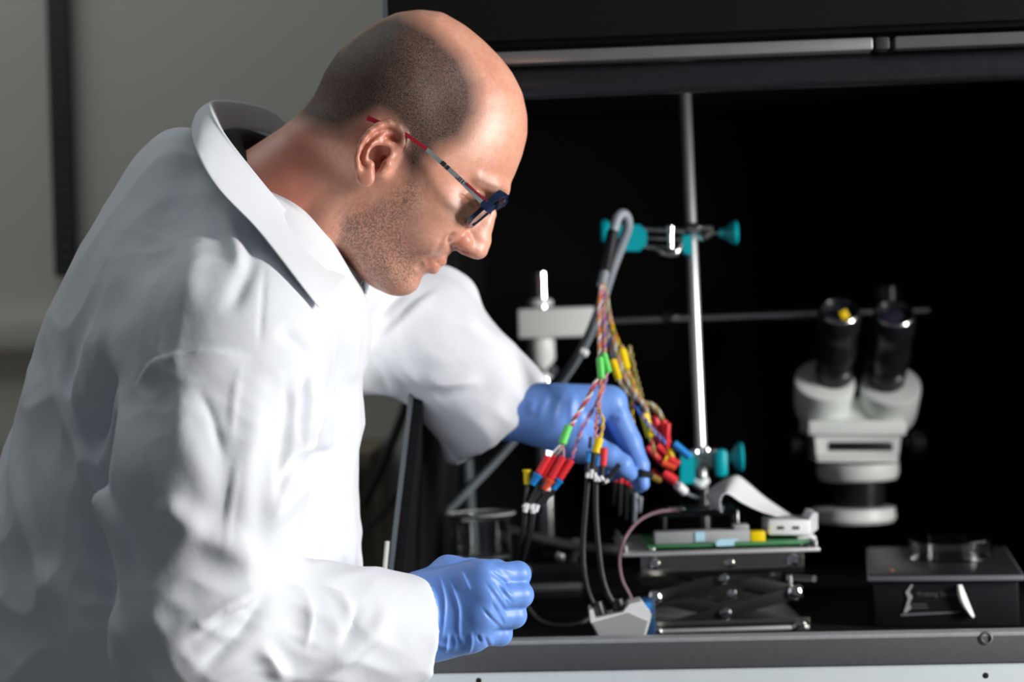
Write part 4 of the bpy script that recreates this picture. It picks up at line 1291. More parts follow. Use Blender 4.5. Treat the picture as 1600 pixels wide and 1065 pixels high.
# test leads that rise from the beaker
ld = thing('test_lead_pair', W(812, 905, 1.95), 'pair of black test leads with white tags rising behind the fist', 'cable')
for k, P in enumerate((((842, 756), (832, 775), (824, 792)), ((852, 752), (838, 776), (828, 794)), ((860, 768), (846, 780), (836, 795)), ((866, 764), (848, 786), (838, 796)))):
    wire('lead_end', M['blackrub'], ld, [(a, b, 1.937) for a, b in P], 0.0022, 8)
wire('lead_end', M['blackrub'], ld, [(824, 756, 1.94), (822, 775, 1.94), (820, 790, 1.94)], 0.0026, 8)
plug([(823.5, 733, 1.94), (824, 757, 1.94)], 'yellow', 0.0036, 0.0034, nm='yellow_cap', parent=ld, flare=0.0012)
for (P) in (((818, 788), (824, 796)), ((824, 786), (820, 800)), ((832, 787), (833, 802)), ((840, 788), (836, 799)), ((828, 790), (834, 798))):
    plug([(*P[0], 1.931), (*P[1], 1.931)], 'whitepl', 0.0026, nm='white_tag', parent=ld)
wire('lead', M['blackrub'], ld, [(821, 796, 1.937), (818, 826, 1.94), (812, 852, 1.95), (807, 890, 1.97), (806, 935, 2.0)], 0.0031, 10)
wire('lead', M['blackrub'], ld, [(833, 799, 1.937), (829, 828, 1.94), (821, 856, 1.95), (813, 890, 1.97), (812, 938, 2.0)], 0.0031, 10)

# middle plugs and the two black leads down to the white socket
plug([(936, 684, 1.938), (931, 708, 1.935)], 'yellow', 0.0042, nm='crimp_sleeve', flare=0.0006)
plug([(921, 704, 1.937), (919, 722, 1.937)], 'blue', 0.0030)
plug([(935, 712, 1.935), (933, 728, 1.935)], 'blue', 0.0028)
plug([(944, 699, 1.935), (942, 728, 1.935)], 'red', 0.0037)
wire('wire', M['blackrub'], har, [(923, 682, 1.938), (921, 700, 1.937)], 0.0016, 8)
lp = thing('test_lead_pair', W(945, 945, 1.94), 'two long black leads plugged into the white socket', 'cable')
for P, r in ((((919, 722), (918, 745)), 0.0024), (((930, 707), (926, 742)), 0.0034), (((933, 728), (930, 745)), 0.0022), (((942, 728), (940, 750)), 0.0027), (((968, 725), (955, 741), (940, 755)), 0.0025)):
    wire('lead_end', M['blackrub'], lp, [(a, b, 1.936) for a, b in P], r, 8)
for (P) in (((919, 738), (917, 746)), ((925, 733), (923, 747)), ((929, 738), (931, 752)), ((938, 744), (943, 750)), ((945, 753), (951, 749)), ((937, 752), (932, 744))):
    plug([(*P[0], 1.9285), (*P[1], 1.9285)], 'whitepl', 0.0019, nm='white_tag', parent=lp)
wire('lead', M['blackrub'], lp, [(919, 744, 1.935), (915, 790, 1.935), (911, 845, 1.935), (912, 890, 1.935), (919, 925, 1.938), (930, 949, 1.942)], 0.0030, 12)
wire('lead', M['blackrub'], lp, [(931, 748, 1.935), (931, 800, 1.935), (935, 855, 1.935), (941, 900, 1.936), (951, 930, 1.938), (964, 947, 1.942)], 0.0030, 12)
for x, y in ((934, 953), (966, 949)):
    plug([(x - 2, y - 14, 1.942), (x + 4, y + 8, 1.942)], 'blackrub', 0.0060, 0.0070, nm='plug', parent=lp)

sk = thing('white_socket', at_floor(W(968, 985, 1.95)), 'small white angled socket holding two black leads on the box floor', 'socket')
extrude('body', M['whitepl'], sk, [(921, 953), (927, 951), (931, 966), (974, 956), (984, 943), (1002, 939), (1018, 960), (1016, 970), (1006, 1004), (940, 1006), (923, 972)], 1.925, 0.034)
extrude('front_shade_panel', M['lgrey'], sk, [(926, 973), (982, 957), (1012, 970), (1003, 1003), (943, 1005)], 1.9235, 0.0014)  # grey sheet paints the shade on the white socket's front

# right fan of wires
twisted([(944, 444, D1), (950, 485, 2.080), (962, 525, 2.070), (974, 550, 2.060)], ['yellow', 'orange', 'olive'], turns=5)
twisted([(943, 448, D1), (948, 490, 2.080), (952, 530, 2.070), (960, 566, 2.050)], ['white', 'tan', 'blue'], turns=5)
twisted([(944, 446, D1), (953, 500, 2.080), (966, 560, 2.050), (985, 605, 2.035), (1004, 630, 2.030), (1014, 652, 2.028)], ['white', 'tan', 'pink', 'olive'], turns=9, orad=0.0022)
plug([(971, 546, 2.058), (979, 577, 2.050)], 'yellow', 0.0048, nm='crimp_sleeve')
plug([(957, 562, 2.048), (968, 594, 2.040)], 'yellow', 0.0040, nm='crimp_sleeve')
twisted([(979, 576, 2.050), (990, 600, 2.045), (998, 622, 2.040), (1018, 636, 2.040), (1034, 650, 2.040)], ['tan', 'yellow', 'olive', 'orange'], turns=7, orad=0.0022)
twisted([(984, 540, 2.070), (992, 580, 2.060), (1000, 610, 2.055), (1006, 640, 2.050)], ['tan', 'olive'], turns=5)
twisted([(972, 540, 2.065), (982, 560, 2.065), (984, 540, 2.070)], ['tan', 'olive'], turns=2)
twisted([(967, 592, 2.040), (980, 612, 2.035), (1000, 626, 2.033), (1022, 634, 2.035), (1036, 655, 2.040)], ['olive', 'tan', 'white'], turns=6, orad=0.0018)
twisted([(986, 622, 2.060), (987, 645, 2.060), (989, 665, 2.065)], ['yellow', 'brownw'], turns=3)
plug([(1006, 646, 2.026), (1017, 683, 2.022)], 'yellow', 0.0048, nm='crimp_sleeve')
twisted([(1016, 682, 2.022), (1020, 697, 2.022), (1024, 712, 2.024)], ['olive', 'tan', 'red'], turns=2)
twisted([(990, 630, 2.035), (1008, 655, 2.020), (1024, 675, 2.018), (1040, 692, 2.020)], ['blue', 'purple'], turns=4)
for (x0, y0, x1, y1, mn, r) in ((1023, 648, 1030, 690, 'red', 0.0045), (1036, 656, 1043, 694, 'red', 0.0042), (1043, 660, 1041, 700, 'red', 0.0034), (1026, 695, 1047, 714, 'red', 0.0042),
                                (1010, 698, 1036, 724, 'red', 0.0036), (1044, 716, 1060, 726, 'red', 0.0045), (1034, 722, 1056, 730, 'redorange', 0.0042), (1036, 738, 1056, 752, 'red', 0.0052), (1046, 700, 1049, 716, 'yellow', 0.0045), (1038, 716, 1052, 724, 'yellow', 0.0042), (1052, 692, 1078, 714, 'blue', 0.0042), (1018, 734, 1030, 744, 'red', 0.0030)):
    dd = 2.035 + random.uniform(0, 0.02)
    plug([(x0, y0, dd), (x1, y1, dd)], mn, r)
plug([(1000, 738, 1.972), (1017, 743, 1.99)], 'blackrub', 0.0040, nm='clip')
plug([(1017, 743, 1.99), (1030, 750, 2.01)], 'gold', 0.0034, nm='clip_tip')
wire('wire', M['greycable'], har, [(1056, 750, 2.040), (1062, 763, 2.050), (1080, 774, 2.070), (1094, 778, 2.080)], 0.0020, 8)
plug([(1058, 757, 2.045), (1070, 768, 2.055)], 'whitepl', 0.0048, nm='white_tip')
# probe tips hanging behind the thumb
pb = thing('probe_bundle', W(975, 800, 2.06), 'bundle of black probes with red collars hanging under the thumb', 'probes')
for k, (x, y0, y1, mn) in enumerate(((961, 740, 790, 'red'), (970, 742, 805, 'red'), (979, 744, 812, 'red'), (985, 748, 800, 'red'), (993, 762, 816, None), (1000, 768, 800, None))):
    plug([(x, y0 + 8, 2.05), (x - 3 + (k % 3), y1, 2.06)], ('blackrub', 'darkcable')[k % 2] if k < 4 else 'greycable', 0.0030, 0.0022, nm='probe', parent=pb)
    if mn: plug([(x, y0, 2.049), (x, y0 + 12, 2.05)], mn, 0.0034, nm='collar', parent=pb)

# ---- scissor jack
JD = 2.0
jk = thing('scissor_jack', at_floor(W(1130, 985, 2.09)), 'steel scissor jack carrying the green circuit board', 'jack')
def jx(px, d=JD): return W(px, 860, d).x
zt = W(1128, 858, JD).z
xl, xr = jx(972), jx(1282)
MB().box(((xl + xr) / 2, 2.09, zt - 0.003), (xr - xl, 0.18, 0.004), None, 0.0015).build('top_plate', M['platesteel'], jk)
for sx in (xl + 0.004, xr - 0.004):
    MB().box((sx, 2.09, zt + 0.002), (0.003, 0.176, 0.008), None, 0.001).build('plate_lip', M['platesteel'], jk)
def zz(py): return W(1130, py, JD).z
x0, x1 = jx(1001), jx(1257)
zb0, zb1 = zz(898), zz(865)
for yy in (2.006, 2.172):
    MB().box(((x0 + x1) / 2, yy, (zb0 + zb1) / 2), (x1 - x0, 0.003, zb1 - zb0), None, 0.0008).build('upper_bar', M['jack'], jk)
    MB().box(((x0 + x1) / 2 + 0.002, yy, (zz(996) + zz(969)) / 2), (x1 - x0 + 0.004, 0.003, zz(969) - zz(996)), None, 0.0008).build('lower_bar', M['jack'], jk)
MB().box(((x0 + x1) / 2, 2.09, FLOORZ + 0.0025), (x1 - x0 + 0.006, 0.175, 0.004), None, 0.0015).build('base_plate', M['platesteel'], jk)
for yy, s in ((2.0095, 0), (2.168, 0)):
    for (a, b) in (((1025, 932), (1240, 878)), ((1022, 878), (1242, 930)), ((1022, 932), (1247, 983)), ((1022, 985), (1242, 930))):
        p0 = Vector((jx(a[0]), yy, zz(a[1]))); p1 = Vector((jx(b[0]), yy, zz(b[1])))
        up_ = 0.0017 if b[1] > a[1] else -0.0002
        ex = (p1 - p0); L = ex.length; ex.normalize(); ey = Vector((0, 1, 0)); ez = ex.cross(ey)
        R = Matrix((ex, ey, ez)).transposed()
        MB().box((p0 + p1) / 2 + Vector((0, up_ * 1.4, 0)), (L + 0.014, 0.0018, 0.0135), R, 0.0006).build('scissor_arm', M['jackdark'], jk)
for (x, y, r) in ((1022, 878, 0.0066), (1240, 878, 0.0068), (1140, 880, 0.0052), (1022, 932, 0.0072), (1242, 930, 0.0074), (1130, 905, 0.0058), (1142, 930, 0.0062), (1132, 960, 0.0062), (1022, 985, 0.0066), (1247, 983, 0.0066)):
    p = Vector((jx(x), 2.0044, zz(y)))
    if y in (905, 932, 930, 960): p.y = 2.0080
    MB().lathe(p, (0, -1, 0), [(0, r), (0.0016, r), (0.0038, r * 0.72), (0.0042, r * 0.35), (0.003, r * 0.3), (0.003, 0.0001)], 20).build('screw', M['chrome'], jk)
for y in (932, 880):
    MB().tube([Vector((jx(1030), 2.09, zz(y))), Vector((jx(1238), 2.09, zz(y)))], 0.0035, 10).build('crossbar', M['jackdark'], jk)
MB().tube([Vector((jx(1242), 2.06, zz(915))), Vector((jx(1278), 2.03, zz(914)))], 0.0034, 12).build('drive_spindle', M['steel'], jk)
for s in (2.02, 2.16):
    MB().tube([Vector((jx(1236), s, zz(905))), Vector((jx(1236), s, zz(930)))], 0.004, 10).build('nut_block', M['steel'], jk)

# ---- on the jack
pc = thing('circuit_board', Vector((jx(1140), 2.07, zt - 0.001)), 'green circuit board with a grey bar and pale blue tape, on the jack', 'circuit board')
zp = zt - 0.0009
MB().box((jx(1141), 2.068, zp + 0.0045), (jx(1268) - jx(1012), 0.12, 0.0022), None, 0.0003).build('board', M['pcb'], pc)
for sx in (1022, 1258):
    for yy in (2.02, 2.12):
        MB().lathe((jx(sx), yy, zp), UP, [(0, 0.003), (0.0034, 0.003)], 10).build('standoff', M['steel'], pc)
zq = zp + 0.0057
MB().box(((jx(1026) + jx(1176)) / 2, 2.03, zq + 0.0062), (jx(1176) - jx(1026), 0.022, 0.0122), None, 0.001).build('grey_bar', M['lgrey'], pc)
MB().box(((jx(1150) + jx(1176)) / 2, 2.03, zq + 0.0148), (jx(1176) - jx(1152), 0.02, 0.0050), None, 0.001).build('bar_step', M['lgrey'], pc)
MB().box((jx(1097), 2.0185, zq + 0.0066), (0.0095, 0.0010, 0.0100), None).build('tape', M['tape'], pc, smooth=False)
extrude('tape', M['tape'], pc, [(1118, 848), (1124, 842), (1155, 841), (1146, 848), (1148, 852), (1120, 853)], 2.006, 0.0012)
MB().box(((jx(1177) + jx(1201)) / 2, 2.03, zq + 0.005), (jx(1200) - jx(1177), 0.02, 0.0100), None, 0.0008).build('yellow_header', M['yellow'], pc)
fr_ = MB(); zf = zq + 0.026
for (cx, cy, sx, sy) in ((1104, 2.075, 1.0, 0.006), (1104, 2.125, 1.0, 0.006)):
    fr_.box((jx(cx), cy, zf), ((jx(1165) - jx(1042)), sy, 0.007))
for cx in (1044, 1163):
    fr_.box((jx(cx), 2.10, zf), (0.006, 0.056, 0.0069))
fr_.build('black_frame', M['scopedark'], pc, smooth=False)
for cx in (1048, 1160):
    MB().lathe((jx(cx), 2.075, zq - 0.0002), UP, [(0, 0.0025), (0.023, 0.0025)], 8).build('frame_post', M['scopedark'], pc)
for cx in (1060, 1068, 1078, 1126, 1134, 1142):
    MB().lathe((jx(cx), 2.075, zf + 0.0034), UP, [(0, 0.0032), (0.003, 0.0032), (0.0042, 0.002)], 10).build('terminal', M['steel'], pc)
MB().tube([Vector((jx(1163), 2.05, zq)), Vector((jx(1163), 2.05, zq + 0.03))], 0.0009, 6).build('pin', M['steel'], pc)

wb = thing('white_interface_box', Vector((jx(1240), 2.06, zt)), 'small white box with two dark slots at the jack plate corner', 'electronics box')
bb = pbox('case', M['whitepl'], wb, 1201, 1266, 812, 836, 2.03, 0.055, 0.002)
extrude('case_side', M['whitepl'], wb, [(1264, 812), (1270, 801), (1278, 801), (1278, 826), (1266, 836)], 2.032, 0.05)
for x in (1220, 1244):
    pbox('slot', M['hole'], wb, x - 5, x + 5, 822, 826.5, 2.0293, 0.002, 0, False)
pbox('foot', M['whitepl'], wb, 1246, 1276, 836.5, 851, 2.033, 0.05, 0.002)
# flat ribbon
nr_ = [(1212, 806), (1188, 799), (1160, 786), (1140, 773), (1132, 772), (1127, 779), (1126, 790), (1129, 800)]
fr2 = [(1236, 805), (1196, 778), (1164, 751), (1150, 743), (1133, 749), (1111, 764), (1105, 776), (1114, 793)]
gv, gf = grid_surface([[W(a, b, 2.035) for a, b in nr_], [W((a + c_) / 2, (b + d_) / 2, 2.06) for (a, b), (c_, d_) in zip(nr_, fr2)], [W(a, b, 2.085) for a, b in fr2]], 6, 4)
rb = mesh('ribbon_cable', gv, gf, M['whitepl'])
md = rb.modifiers.new('thick', 'SOLIDIFY'); md.thickness = 0.0009
props(rb, 'wide white ribbon cable arching up from the white box', 'cable')
o = MB().tube(spline([W(1062, 797, 2.07), W(1030, 799, 2.05), W(1000, 812, 2.01), W(978, 838, 1.985), W(968, 870, 1.985), W(972, 905, 1.985), (W(985, 932, 1.985)), W(992, 962, 1.985)], 7), 0.0016, 8).build('thin_wire', M['mauve'])
props(o, 'thin mauve wire looping over the left edge of the jack plate', 'wire')
o = thing('blue_module', at_floor(W(1003, 960, 1.985)), 'dark blue module behind the white socket', 'module')
x_ = W(1002, 960, 1.99).x
MB().box((x_, 2.0, FLOORZ + 0.019), (0.028, 0.018, 0.037), None, 0.002).build('case', M['navyblue'], o)
MB().box((x_, 1.990, FLOORZ + 0.030), (0.020, 0.0016, 0.008), None, 0.0004).build('label_plate', M['blue'], o)

# ---- boom stand and microscope
BD = 2.45
bs = thing('boom_stand', at_floor(W(868, 880, BD)), 'boom stand with pale grey block and long steel bar behind the wires', 'stand')
pt = W(843, 425, BD); pl2 = W(850, 660, BD); pdx = (pl2 - pt).normalized()
pbt = pt + pdx * ((FLOORZ + 0.016 - pt.z) / pdx.z)
MB().lathe(pt, pdx, [(0, 0.009), (0.001, 0.0112), ((pbt - pt).length, 0.0112)], 22).build('post', M['chrome'], bs)
a = W(809, 506, BD); b = W(928, 502, BD); ex = (b - a).normalized(); ez = Vector((-ex.z, 0, ex.x)); R = Matrix((ex, Vector((0, 1, 0)), ez)).transposed()
MB().box((a + b) / 2, ((b - a).length, 0.05, 0.0365), R, 0.003).build('block', M['scope'], bs)
MB().lathe(W(845, 528, BD), pdx, [(0, 0.0165), (0.004, 0.0170), (0.026, 0.0170), (0.032, 0.0125), (0.05, 0.0125)], 22).build('collar', M['scope'], bs)
MB().lathe(W(843, 478, BD), -pdx, [(0, 0.0165), (0.006, 0.0165), (0.009, 0.0125)], 22).build('collar', M['scope'], bs)
MB().lathe(W(862, 578, BD - 0.02), (0, -1, 0), [(0, 0.004), (0.012, 0.004), (0.013, 0.007), (0.02, 0.007)], 14).build('clamp_screw', M['steel'], bs)
MB().lathe(W(920, 502, BD), (W(1453, 484, BD) - W(920, 502, BD)), [(0, 0.0072), ((W(1453, 484, BD) - W(920, 502, BD)).length - 0.002, 0.0072), ((W(1453, 484, BD) - W(920, 502, BD)).length, 0.005)], 18).build('bar', M['steel'], bs)
MB().lathe(W(1035, 497, BD - 0.004), EXD, [(0, 0.0085), (0.012, 0.0085)], 18).build('stop_ring', M['scopedark'], bs)
MB().lathe(W(1057, 497, BD - 0.008), (0, -1, 0), [(0, 0.006), (0.004, 0.006), (0.007, 0.003)], 14).build('stop_screw', M['steel'], bs)
xb0, xb1 = W(702, 900, 2.30).x, W(908, 900, 2.30).x
MB().box(((xb0 + xb1) / 2, 2.40, FLOORZ + 0.0085), (xb1 - xb0, 0.20, 0.0165), None, 0.002).build('base', M['stage'], bs)
MB().box(((xb0 + xb1) / 2, 2.299, FLOORZ + 0.0135), (xb1 - xb0, 0.003, 0.007), None, 0.001).build('base_edge', M['ledge'], bs)

mn_ = thing('manipulator', W(855, 900, 2.36), 'dark low manipulator with small knobs on the stand base behind the fist', 'manipulator')
zba = FLOORZ + 0.017
xa = W(858, 880, 2.36).x
MB().box((xa, 2.37, zba + 0.010), (0.072, 0.05, 0.018), None, 0.002).build('base', M['scopedark'], mn_)
MB().box((xa + 0.005, 2.375, zba + 0.026), (0.04, 0.035, 0.012), None, 0.002).build('slide', M['stage'], mn_)
MB().lathe((xa - 0.03, 2.342, zba + 0.012), (0, -1, 0), [(0, 0.007), (0.012, 0.007), (0.013, 0.005)], 16).build('knob', M['ledge'], mn_)
MB().lathe((xa + 0.012, 2.355, zba + 0.026), (0, -1, 0), [(0, 0.0055), (0.014, 0.0055), (0.015, 0.004)], 16).build('knob', M['steel'], mn_)
MB().lathe((xa + 0.028, 2.36, zba + 0.02), (0.3, -0.3, 1), [(0, 0.004), (0.016, 0.004), (0.017, 0.007), (0.025, 0.007)], 14).build('knob', M['ledge'], mn_)
MB().tube([Vector((xa - 0.02, 2.37, zba + 0.03)), Vector((xa - 0.005, 2.34, zba + 0.038)), Vector((xa + 0.03, 2.345, zba + 0.036))], 0.004, 10).build('lever', M['scopedark'], mn_)

lk = thing('lens_bracket', at_floor(W(728, 880, 2.38)), 'slim dark post with shiny knobs beside the beaker', 'post')
pA = W(729, 716, 2.42); pB = Vector((pA.x + 0.004, pA.y, FLOORZ + 0.0175))
MB().tube([pA, pB], 0.0075, 14).build('post', M['edge'], lk)
MB().box(pB + Vector((0, 0, 0.004)), (0.034, 0.034, 0.007), None, 0.002).build('foot', M['scopedark'], lk)
for (x, y) in ((702, 724), (716, 720), (727, 714)):
    MB().lathe(W(x, y, 2.40), (0, -1, 0), [(0, 0.0042), (0.010, 0.0042), (0.013, 0.0022)], 12).build('knob', M['chrome'], lk)
MB().tube([W(697, 722, 2.412), W(732, 716, 2.412)], 0.0035, 8).build('cross_arm', M['scopedark'], lk)
MB().lathe(W(706, 835, 2.395), (0, -1, 0), [(0, 0.005), (0.010, 0.005), (0.013, 0.0025)], 12).build('knob', M['chrome'], lk)
MB().tube([W(706, 835, 2.40), W(734, 838, 2.415)], 0.003, 8).build('cross_arm', M['scopedark'], lk)

o = MB().tube(spline([W(790, 826, 2.335), W(825, 836, 2.33), W(860, 845, 2.33), W(915, 855, 2.33), W(985, 860, 2.33), W(1050, 866, 2.35), W(1090, 905, 2.37)], 6), 0.0055, 10).build('rubber_hose', mat('dark_grey_hose', (0.045, 0.045, 0.048), 0.5))
props(o, 'dark grey hose running across behind the black leads', 'hose')
p_ = [W(824, 948, 1.99), W(842, 968, 1.985), W(870, 977, 1.98), W(905, 974, 1.985), W(925, 962, 2.0)]
o = MB().tube(spline(p_, 6), 0.0028, 8).build('floor_cable', M['darkcable'])
props(o, 'thin black cable curling on the box floor beside the fist', 'cable')

# stereo microscope
MD = 2.38
ms = thing('stereo_microscope', W(1335, 820, MD), 'stereo microscope with black eyepieces and pale grey body on the boom bar', 'microscope')
ta = Vector((-0.02, -0.66, 0.75)).normalized()
for (cx, cy, ex_, ey_) in ((1289, 592, 1303, 586), (1392, 600, 1386, 590)):
    c0 = W(cx, cy, MD)
    MB().lathe(c0 - ta * 0.052, ta, [(0, 0.0325), (0.01, 0.0345), (0.047, 0.0362), (0.051, 0.0355), (0.052, 0.033)], 40).build('turret', M['scope'], ms)
    e0 = W(ex_, ey_, MD) - ta * 0.004
    tube_ = MB().lathe(e0, ta, [(0, 0.0216), (0.018, 0.0228), (0.020, 0.0205), (0.034, 0.0205), (0.036, 0.0240), (0.044, 0.0248), (0.052, 0.0240), (0.056, 0.0234), (0.074, 0.0234), (0.078, 0.0252), (0.098, 0.0252), (0.104, 0.0240), (0.106, 0.0211), (0.101, 0.0175), (0.098, 0.0170)], 36).build('eyepiece', M['scopedark'], ms)
    MB().lathe(e0, ta, [(0.0985, 0.0168), (0.1005, 0.013), (0.1015, 0.0001)], 28).build('lens', mat('coated_lens', (0.03, 0.03, 0.05), 0.05, spec=0.9), tube_)
    MB().lathe(e0, ta, [(0.1055, 0.0232), (0.1068, 0.0220), (0.1066, 0.0204)], 36, False).build('rim', M['steel'], tube_)
q = W(1322, 498, MD - 0.07)
st_ = MB().box(q, (0.010, 0.006, 0.022), Matrix.Rotation(math.radians(-25), 3, 'Y'), 0.002).build('yellow_tag', M['yellow'], ms)
pbox('bridge_plate', M['scope'], ms, 1263, 1417, 656, 681, MD - 0.02, 0.075, 0.004)
extrude('binocular_neck', M['scope'], ms, [(1290, 658), (1300, 610), (1330, 622), (1345, 622), (1375, 612), (1395, 658)], MD + 0.005, 0.05)
extrude('zoom_body', M['scope'], ms, [(1273, 681), (1408, 681), (1404, 712), (1276, 712)], MD - 0.012, 0.06)
pbox('dark_band', M['scopedark'], ms, 1295, 1395, 690, 704, MD - 0.0135, 0.004, 0.0006)
pbox('zoom_ring', M['scope'], ms, 1276, 1404, 713, 722, MD - 0.014, 0.064, 0.002)
lc = W(1340, 723, MD + 0.02)
MB().lathe(lc, -UP, [(0, 0.049), (0.012, 0.049), (0.019, 0.046), (0.021, 0.040)], 40).build('lower_body', M['scope'], ms)
MB().lathe(lc - UP * 0.021, -UP, [(0, 0.033), (0.03, 0.031), (0.05, 0.028)], 32).build('objective', M['scopedark'], ms)
MB().lathe(W(1334, 791, MD + 0.02), -UP, [(0, 0.036), (0.001, 0.049), (0.014, 0.0500), (0.018, 0.047), (0.018, 0.034)], 40).build('ring_light', M['scope'], ms)
for (x, s) in ((1250, -1), (1428, 1)):
    MB().lathe(W(x - s * 14, 692, MD + 0.015), EXD * s, [(0, 0.006), (0.008, 0.006), (0.009, 0.0145), (0.022, 0.0140), (0.024, 0.010)], 24).build('focus_knob', M['scopedark'], ms)
MB().tube([W(1385, 448, BD), W(1385, 520, BD)], 0.016, 18).build('bar_clamp', M['scopedark'], ms)
MB().tube([W(1385, 500, BD), W(1350, 600, BD), W(1342, 690, BD - 0.01)], 0.014, 14).build('carrier_arm', M['scopedark'], ms)

# ---- stage with sticker and glass dish on the right
SY = math.radians(10.0)
sa0 = W(1355, 909, 2.0); sx_ = Vector((math.cos(SY), -math.sin(SY), 0)); sy_ = Vector((math.sin(SY), math.cos(SY), 0))
SR = Matrix(((sx_.x, sy_.x, 0), (sx_.y, sy_.y, 0), (0, 0, 1)))
sw = 0.1545; sdp = 0.27; zs = sa0.z
sg_ = thing('microscope_stage', at_floor(sa0 + sx_ * sw / 2 + sy_ * sdp / 2), 'flat black stage box with a grey rimmed top plate at right', 'stage')
so = Vector((sa0.x, sa0.y, 0))
def S(x, y, z): return so + sx_ * x + sy_ * y + Vector((0, 0, z))
MB().box(S(sw / 2, sdp / 2, (FLOORZ + zs) / 2), (sw - 0.012, sdp - 0.012, zs - FLOORZ - 0.001), SR, 0.002).build('body', M['scopedark'], sg_)
MB().box(S(sw / 2, sdp / 2, zs + 0.0027), (sw, sdp, 0.005), SR, 0.0012).build('top_plate', M['ledge'], sg_)
MB().box(S(sw / 2, sdp / 2 + 0.002, zs + 0.0056), (sw - 0.004, sdp - 0.006, 0.001), SR, 0.0003).build('top_mat', M['stage'], sg_)
MB().lathe(S(0.024, 0.045, zs + 0.0061), UP, [(0, 0.004), (0.001, 0.0042), (0.0012, 0.002)], 14).build('copper_dot', mat('copper', (0.55, 0.22, 0.10), 0.4, 0.8), sg_)
fy = 0.0058
def on_front(px, py, off=0.0):
    """point of the stage's front face seen at a pixel"""
    r_ = W(px, py, 2.0) - CAM
    n_ = sy_; t_ = (S(0, fy - off, 0) - CAM).dot(n_) / r_.dot(n_)
    return CAM + r_ * t_
sk2 = thing('sticker', on_front(1460, 960), 'black sticker with grey lettering, its right corner peeling off the stage front', 'sticker')
def face_poly(nm, m, pts, t=0.0006, off=0.0002, parent=sk2):
    f = [on_front(x, y, off + t) for x, y in pts]; n = len(f); b = [p + sy_ * t for p in f]
    mb = MB(); mb.add(f + b, [tuple(range(n)), tuple(range(2 * n - 1, n - 1, -1))] + [(i, (i + 1) % n, n + (i + 1) % n, n + i) for i in range(n)])
    return mb.build(nm, m, parent, smooth=False)
face_poly('sheet', M['scopedark'], [(1426, 913), (1500, 912), (1516, 952), (1500, 957), (1408, 961)])
face_poly('bare_edge', M['lgrey'], [(1424, 912), (1427, 914), (1421, 924), (1426, 932), (1421, 943), (1424, 950), (1416, 957), (1412, 957), (1419, 935), (1415, 925)], 0.0004, 0.0009)
face_poly('bare_edge', M['ledge'], [(1407, 959), (1440, 957), (1500, 955), (1500, 957), (1408, 962)], 0.0003, 0.0009)
cu = []
for i in range(9):
    f = i / 8.0
    xA = 1503 + f * 20; yA = 913 + f * 50
    for j in range(7):
        g_ = j / 6.0
        an = g_ * 2.6
        wv = (11 * math.sin(math.pi * min(1.0, f * 0.92 + 0.08)) ** 0.7 + 3)
        q = on_front(xA - wv * math.sin(an) * 0.9, yA + 2 * g_, 0.0015 + 0.006 * (1 - math.cos(an)) * 0.5)
        cu.append(q)
cf_ = [(i * 7 + j, i * 7 + j + 1, (i + 1) * 7 + j + 1, (i + 1) * 7 + j) for i in range(8) for j in range(6)]
oc = mesh('peeled_corner', cu, cf_, M['paper'], sk2); mo = oc.modifiers.new('thick', 'SOLIDIFY'); mo.thickness = 0.0004
def lettering(txt, px, py, size, m, parent):
    cu_ = bpy.data.curves.new('lettering', 'FONT'); cu_.body = txt; cu_.size = size; cu_.extrude = 0.00005
    ob = bpy.data.objects.new('lettering_tmp', cu_); COL.objects.link(ob)
    dg = bpy.context.evaluated_depsgraph_get()
    me = bpy.data.meshes.new_from_object(ob.evaluated_get(dg))
    bpy.data.objects.remove(ob)
    p0 = on_front(px, py, 0.0011)
    for v in me.vertices:
        v.co = p0 + sx_ * v.co.x + UP * v.co.y - sy_ * v.co.z
    me.materials.clear(); me.materials.append(m)
    o_ = link('lettering', me, parent); return o_
lettering('Probing Solutions', 1433, 931, 0.0066, M['print'], sk2)
for yy in (943.5, 948.5):
    face_poly('small_print', M['print'], [(1421, yy), (1448 + (yy > 945) * 2, yy - 0.6), (1448 + (yy > 945) * 2, yy + 1.0), (1421, yy + 1.6)], 0.0002, 0.0009)

dish = thing('glass_dish', S(0.088, 0.15, zs + 0.0062), 'round clear glass dish lying on the dark stage', 'dish')
MB().lathe(S(0.090, 0.150, zs + 0.0063), UP, [(0.0, 0.001), (0.0, 0.0425), (0.001, 0.0435), (0.019, 0.0435), (0.019, 0.0420), (0.0018, 0.0415), (0.0018, 0.001)], 48, False).build('bowl', M['glass'], dish)
MB().lathe(S(0.090, 0.150, zs + 0.0258), UP, [(0.0, 0.001), (0.0, 0.0448), (0.0018, 0.0455), (0.0018, 0.001)], 48, False).build('lid', M['glass'], dish)

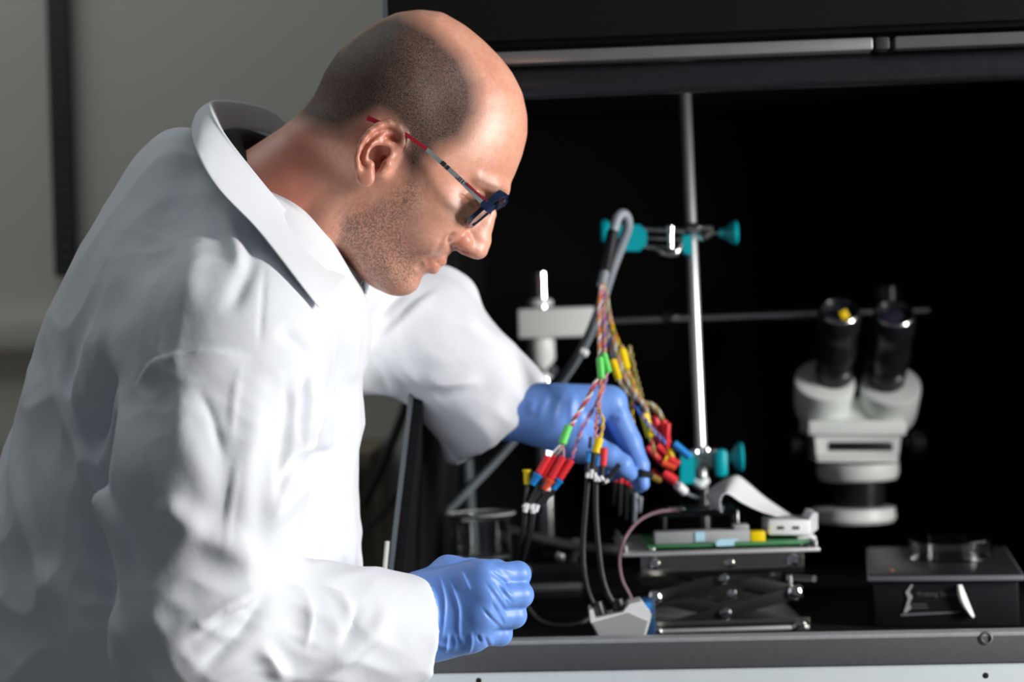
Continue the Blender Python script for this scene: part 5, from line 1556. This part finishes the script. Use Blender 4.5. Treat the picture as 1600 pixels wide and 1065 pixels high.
# ---- beaker
bkc = W(757, 860, 2.20); bz = FLOORZ + 0.0006
zrim = W(757, 803, 2.20).z
hb = zrim - bz
bk_ = thing('beaker', Vector((bkc.x, bkc.y, bz)), 'glass beaker with a little clear liquid standing behind the fist', 'beaker')
R0 = 0.0298
def beaker_mesh():
    n = 64; V = []; F = []
    prof = [(0.0, 0.0005), (0.0, R0 - 0.004), (0.001, R0 - 0.0012), (0.005, R0), (hb - 0.008, R0), (hb - 0.003, R0 + 0.0012), (hb, R0 + 0.0042), (hb + 0.0012, R0 + 0.0046), (hb + 0.0014, R0 + 0.0036), (hb - 0.002, R0 - 0.0004), (hb - 0.008, R0 - 0.0014), (0.006, R0 - 0.0014), (0.003, R0 - 0.004), (0.0025, 0.0005)]
    for h, r in prof:
        for k in range(n):
            an = 2 * math.pi * k / n
            sp = max(0.0, math.cos(an - math.pi)) ** 24 * max(0.0, (h - (hb - 0.016)) / 0.016)
            rr = r + sp * 0.0075
            V.append(Vector((bkc.x + rr * math.cos(an), bkc.y + rr * math.sin(an), bz + h + (sp * 0.001))))
    for i in range(len(prof) - 1):
        for k in range(n): F.append((i * n + k, i * n + (k + 1) % n, (i + 1) * n + (k + 1) % n, (i + 1) * n + k))
    mb = MB(); mb.add(V, F); return mb
beaker_mesh().build('glass_wall', M['glass'], bk_)
M['glint'] = mat('glint_glass', (0.85, 0.88, 0.88), 0.18, trans=0.45, ior=1.47)  # whitish glass colour stands in for reflections at rim and waterline
def ring(z, rr, tr, spout):
    P = []
    for k in range(49):
        an = 2 * math.pi * k / 48
        q = rr + (max(0.0, math.cos(an - math.pi)) ** 24 * 0.0075 if spout else 0.0)
        P.append(Vector((bkc.x + q * math.cos(an), bkc.y + q * math.sin(an), z)))
    return MB().tube(P, tr, 8, False)
ring(bz + hb + 0.0010, R0 + 0.0044, 0.0013, True).build('rim_bead_glint', M['glint'], bk_)
zw = W(757, 868, 2.20).z - bz
ring(bz + zw, R0 - 0.0024, 0.0008, False).build('meniscus_glint', M['glint'], bk_)
MB().lathe((bkc.x, bkc.y, bz + 0.0031), UP, [(0, 0.001), (0, R0 - 0.0042), (0.003, R0 - 0.0016), (zw - 0.003, R0 - 0.0016), (zw - 0.0024, R0 - 0.0028), (zw - 0.003, 0.001)], 48, False).build('liquid', M['water'], bk_)
for i in range(3):
    MB().box((bkc.x - R0 * 0.86, bkc.y - R0 * 0.53, bz + 0.05 + i * 0.012), (0.006, 0.0006, 0.0012), Matrix.Rotation(math.radians(-58), 3, 'Z')).build('graduation', M['whitepl'], bk_, smooth=False)
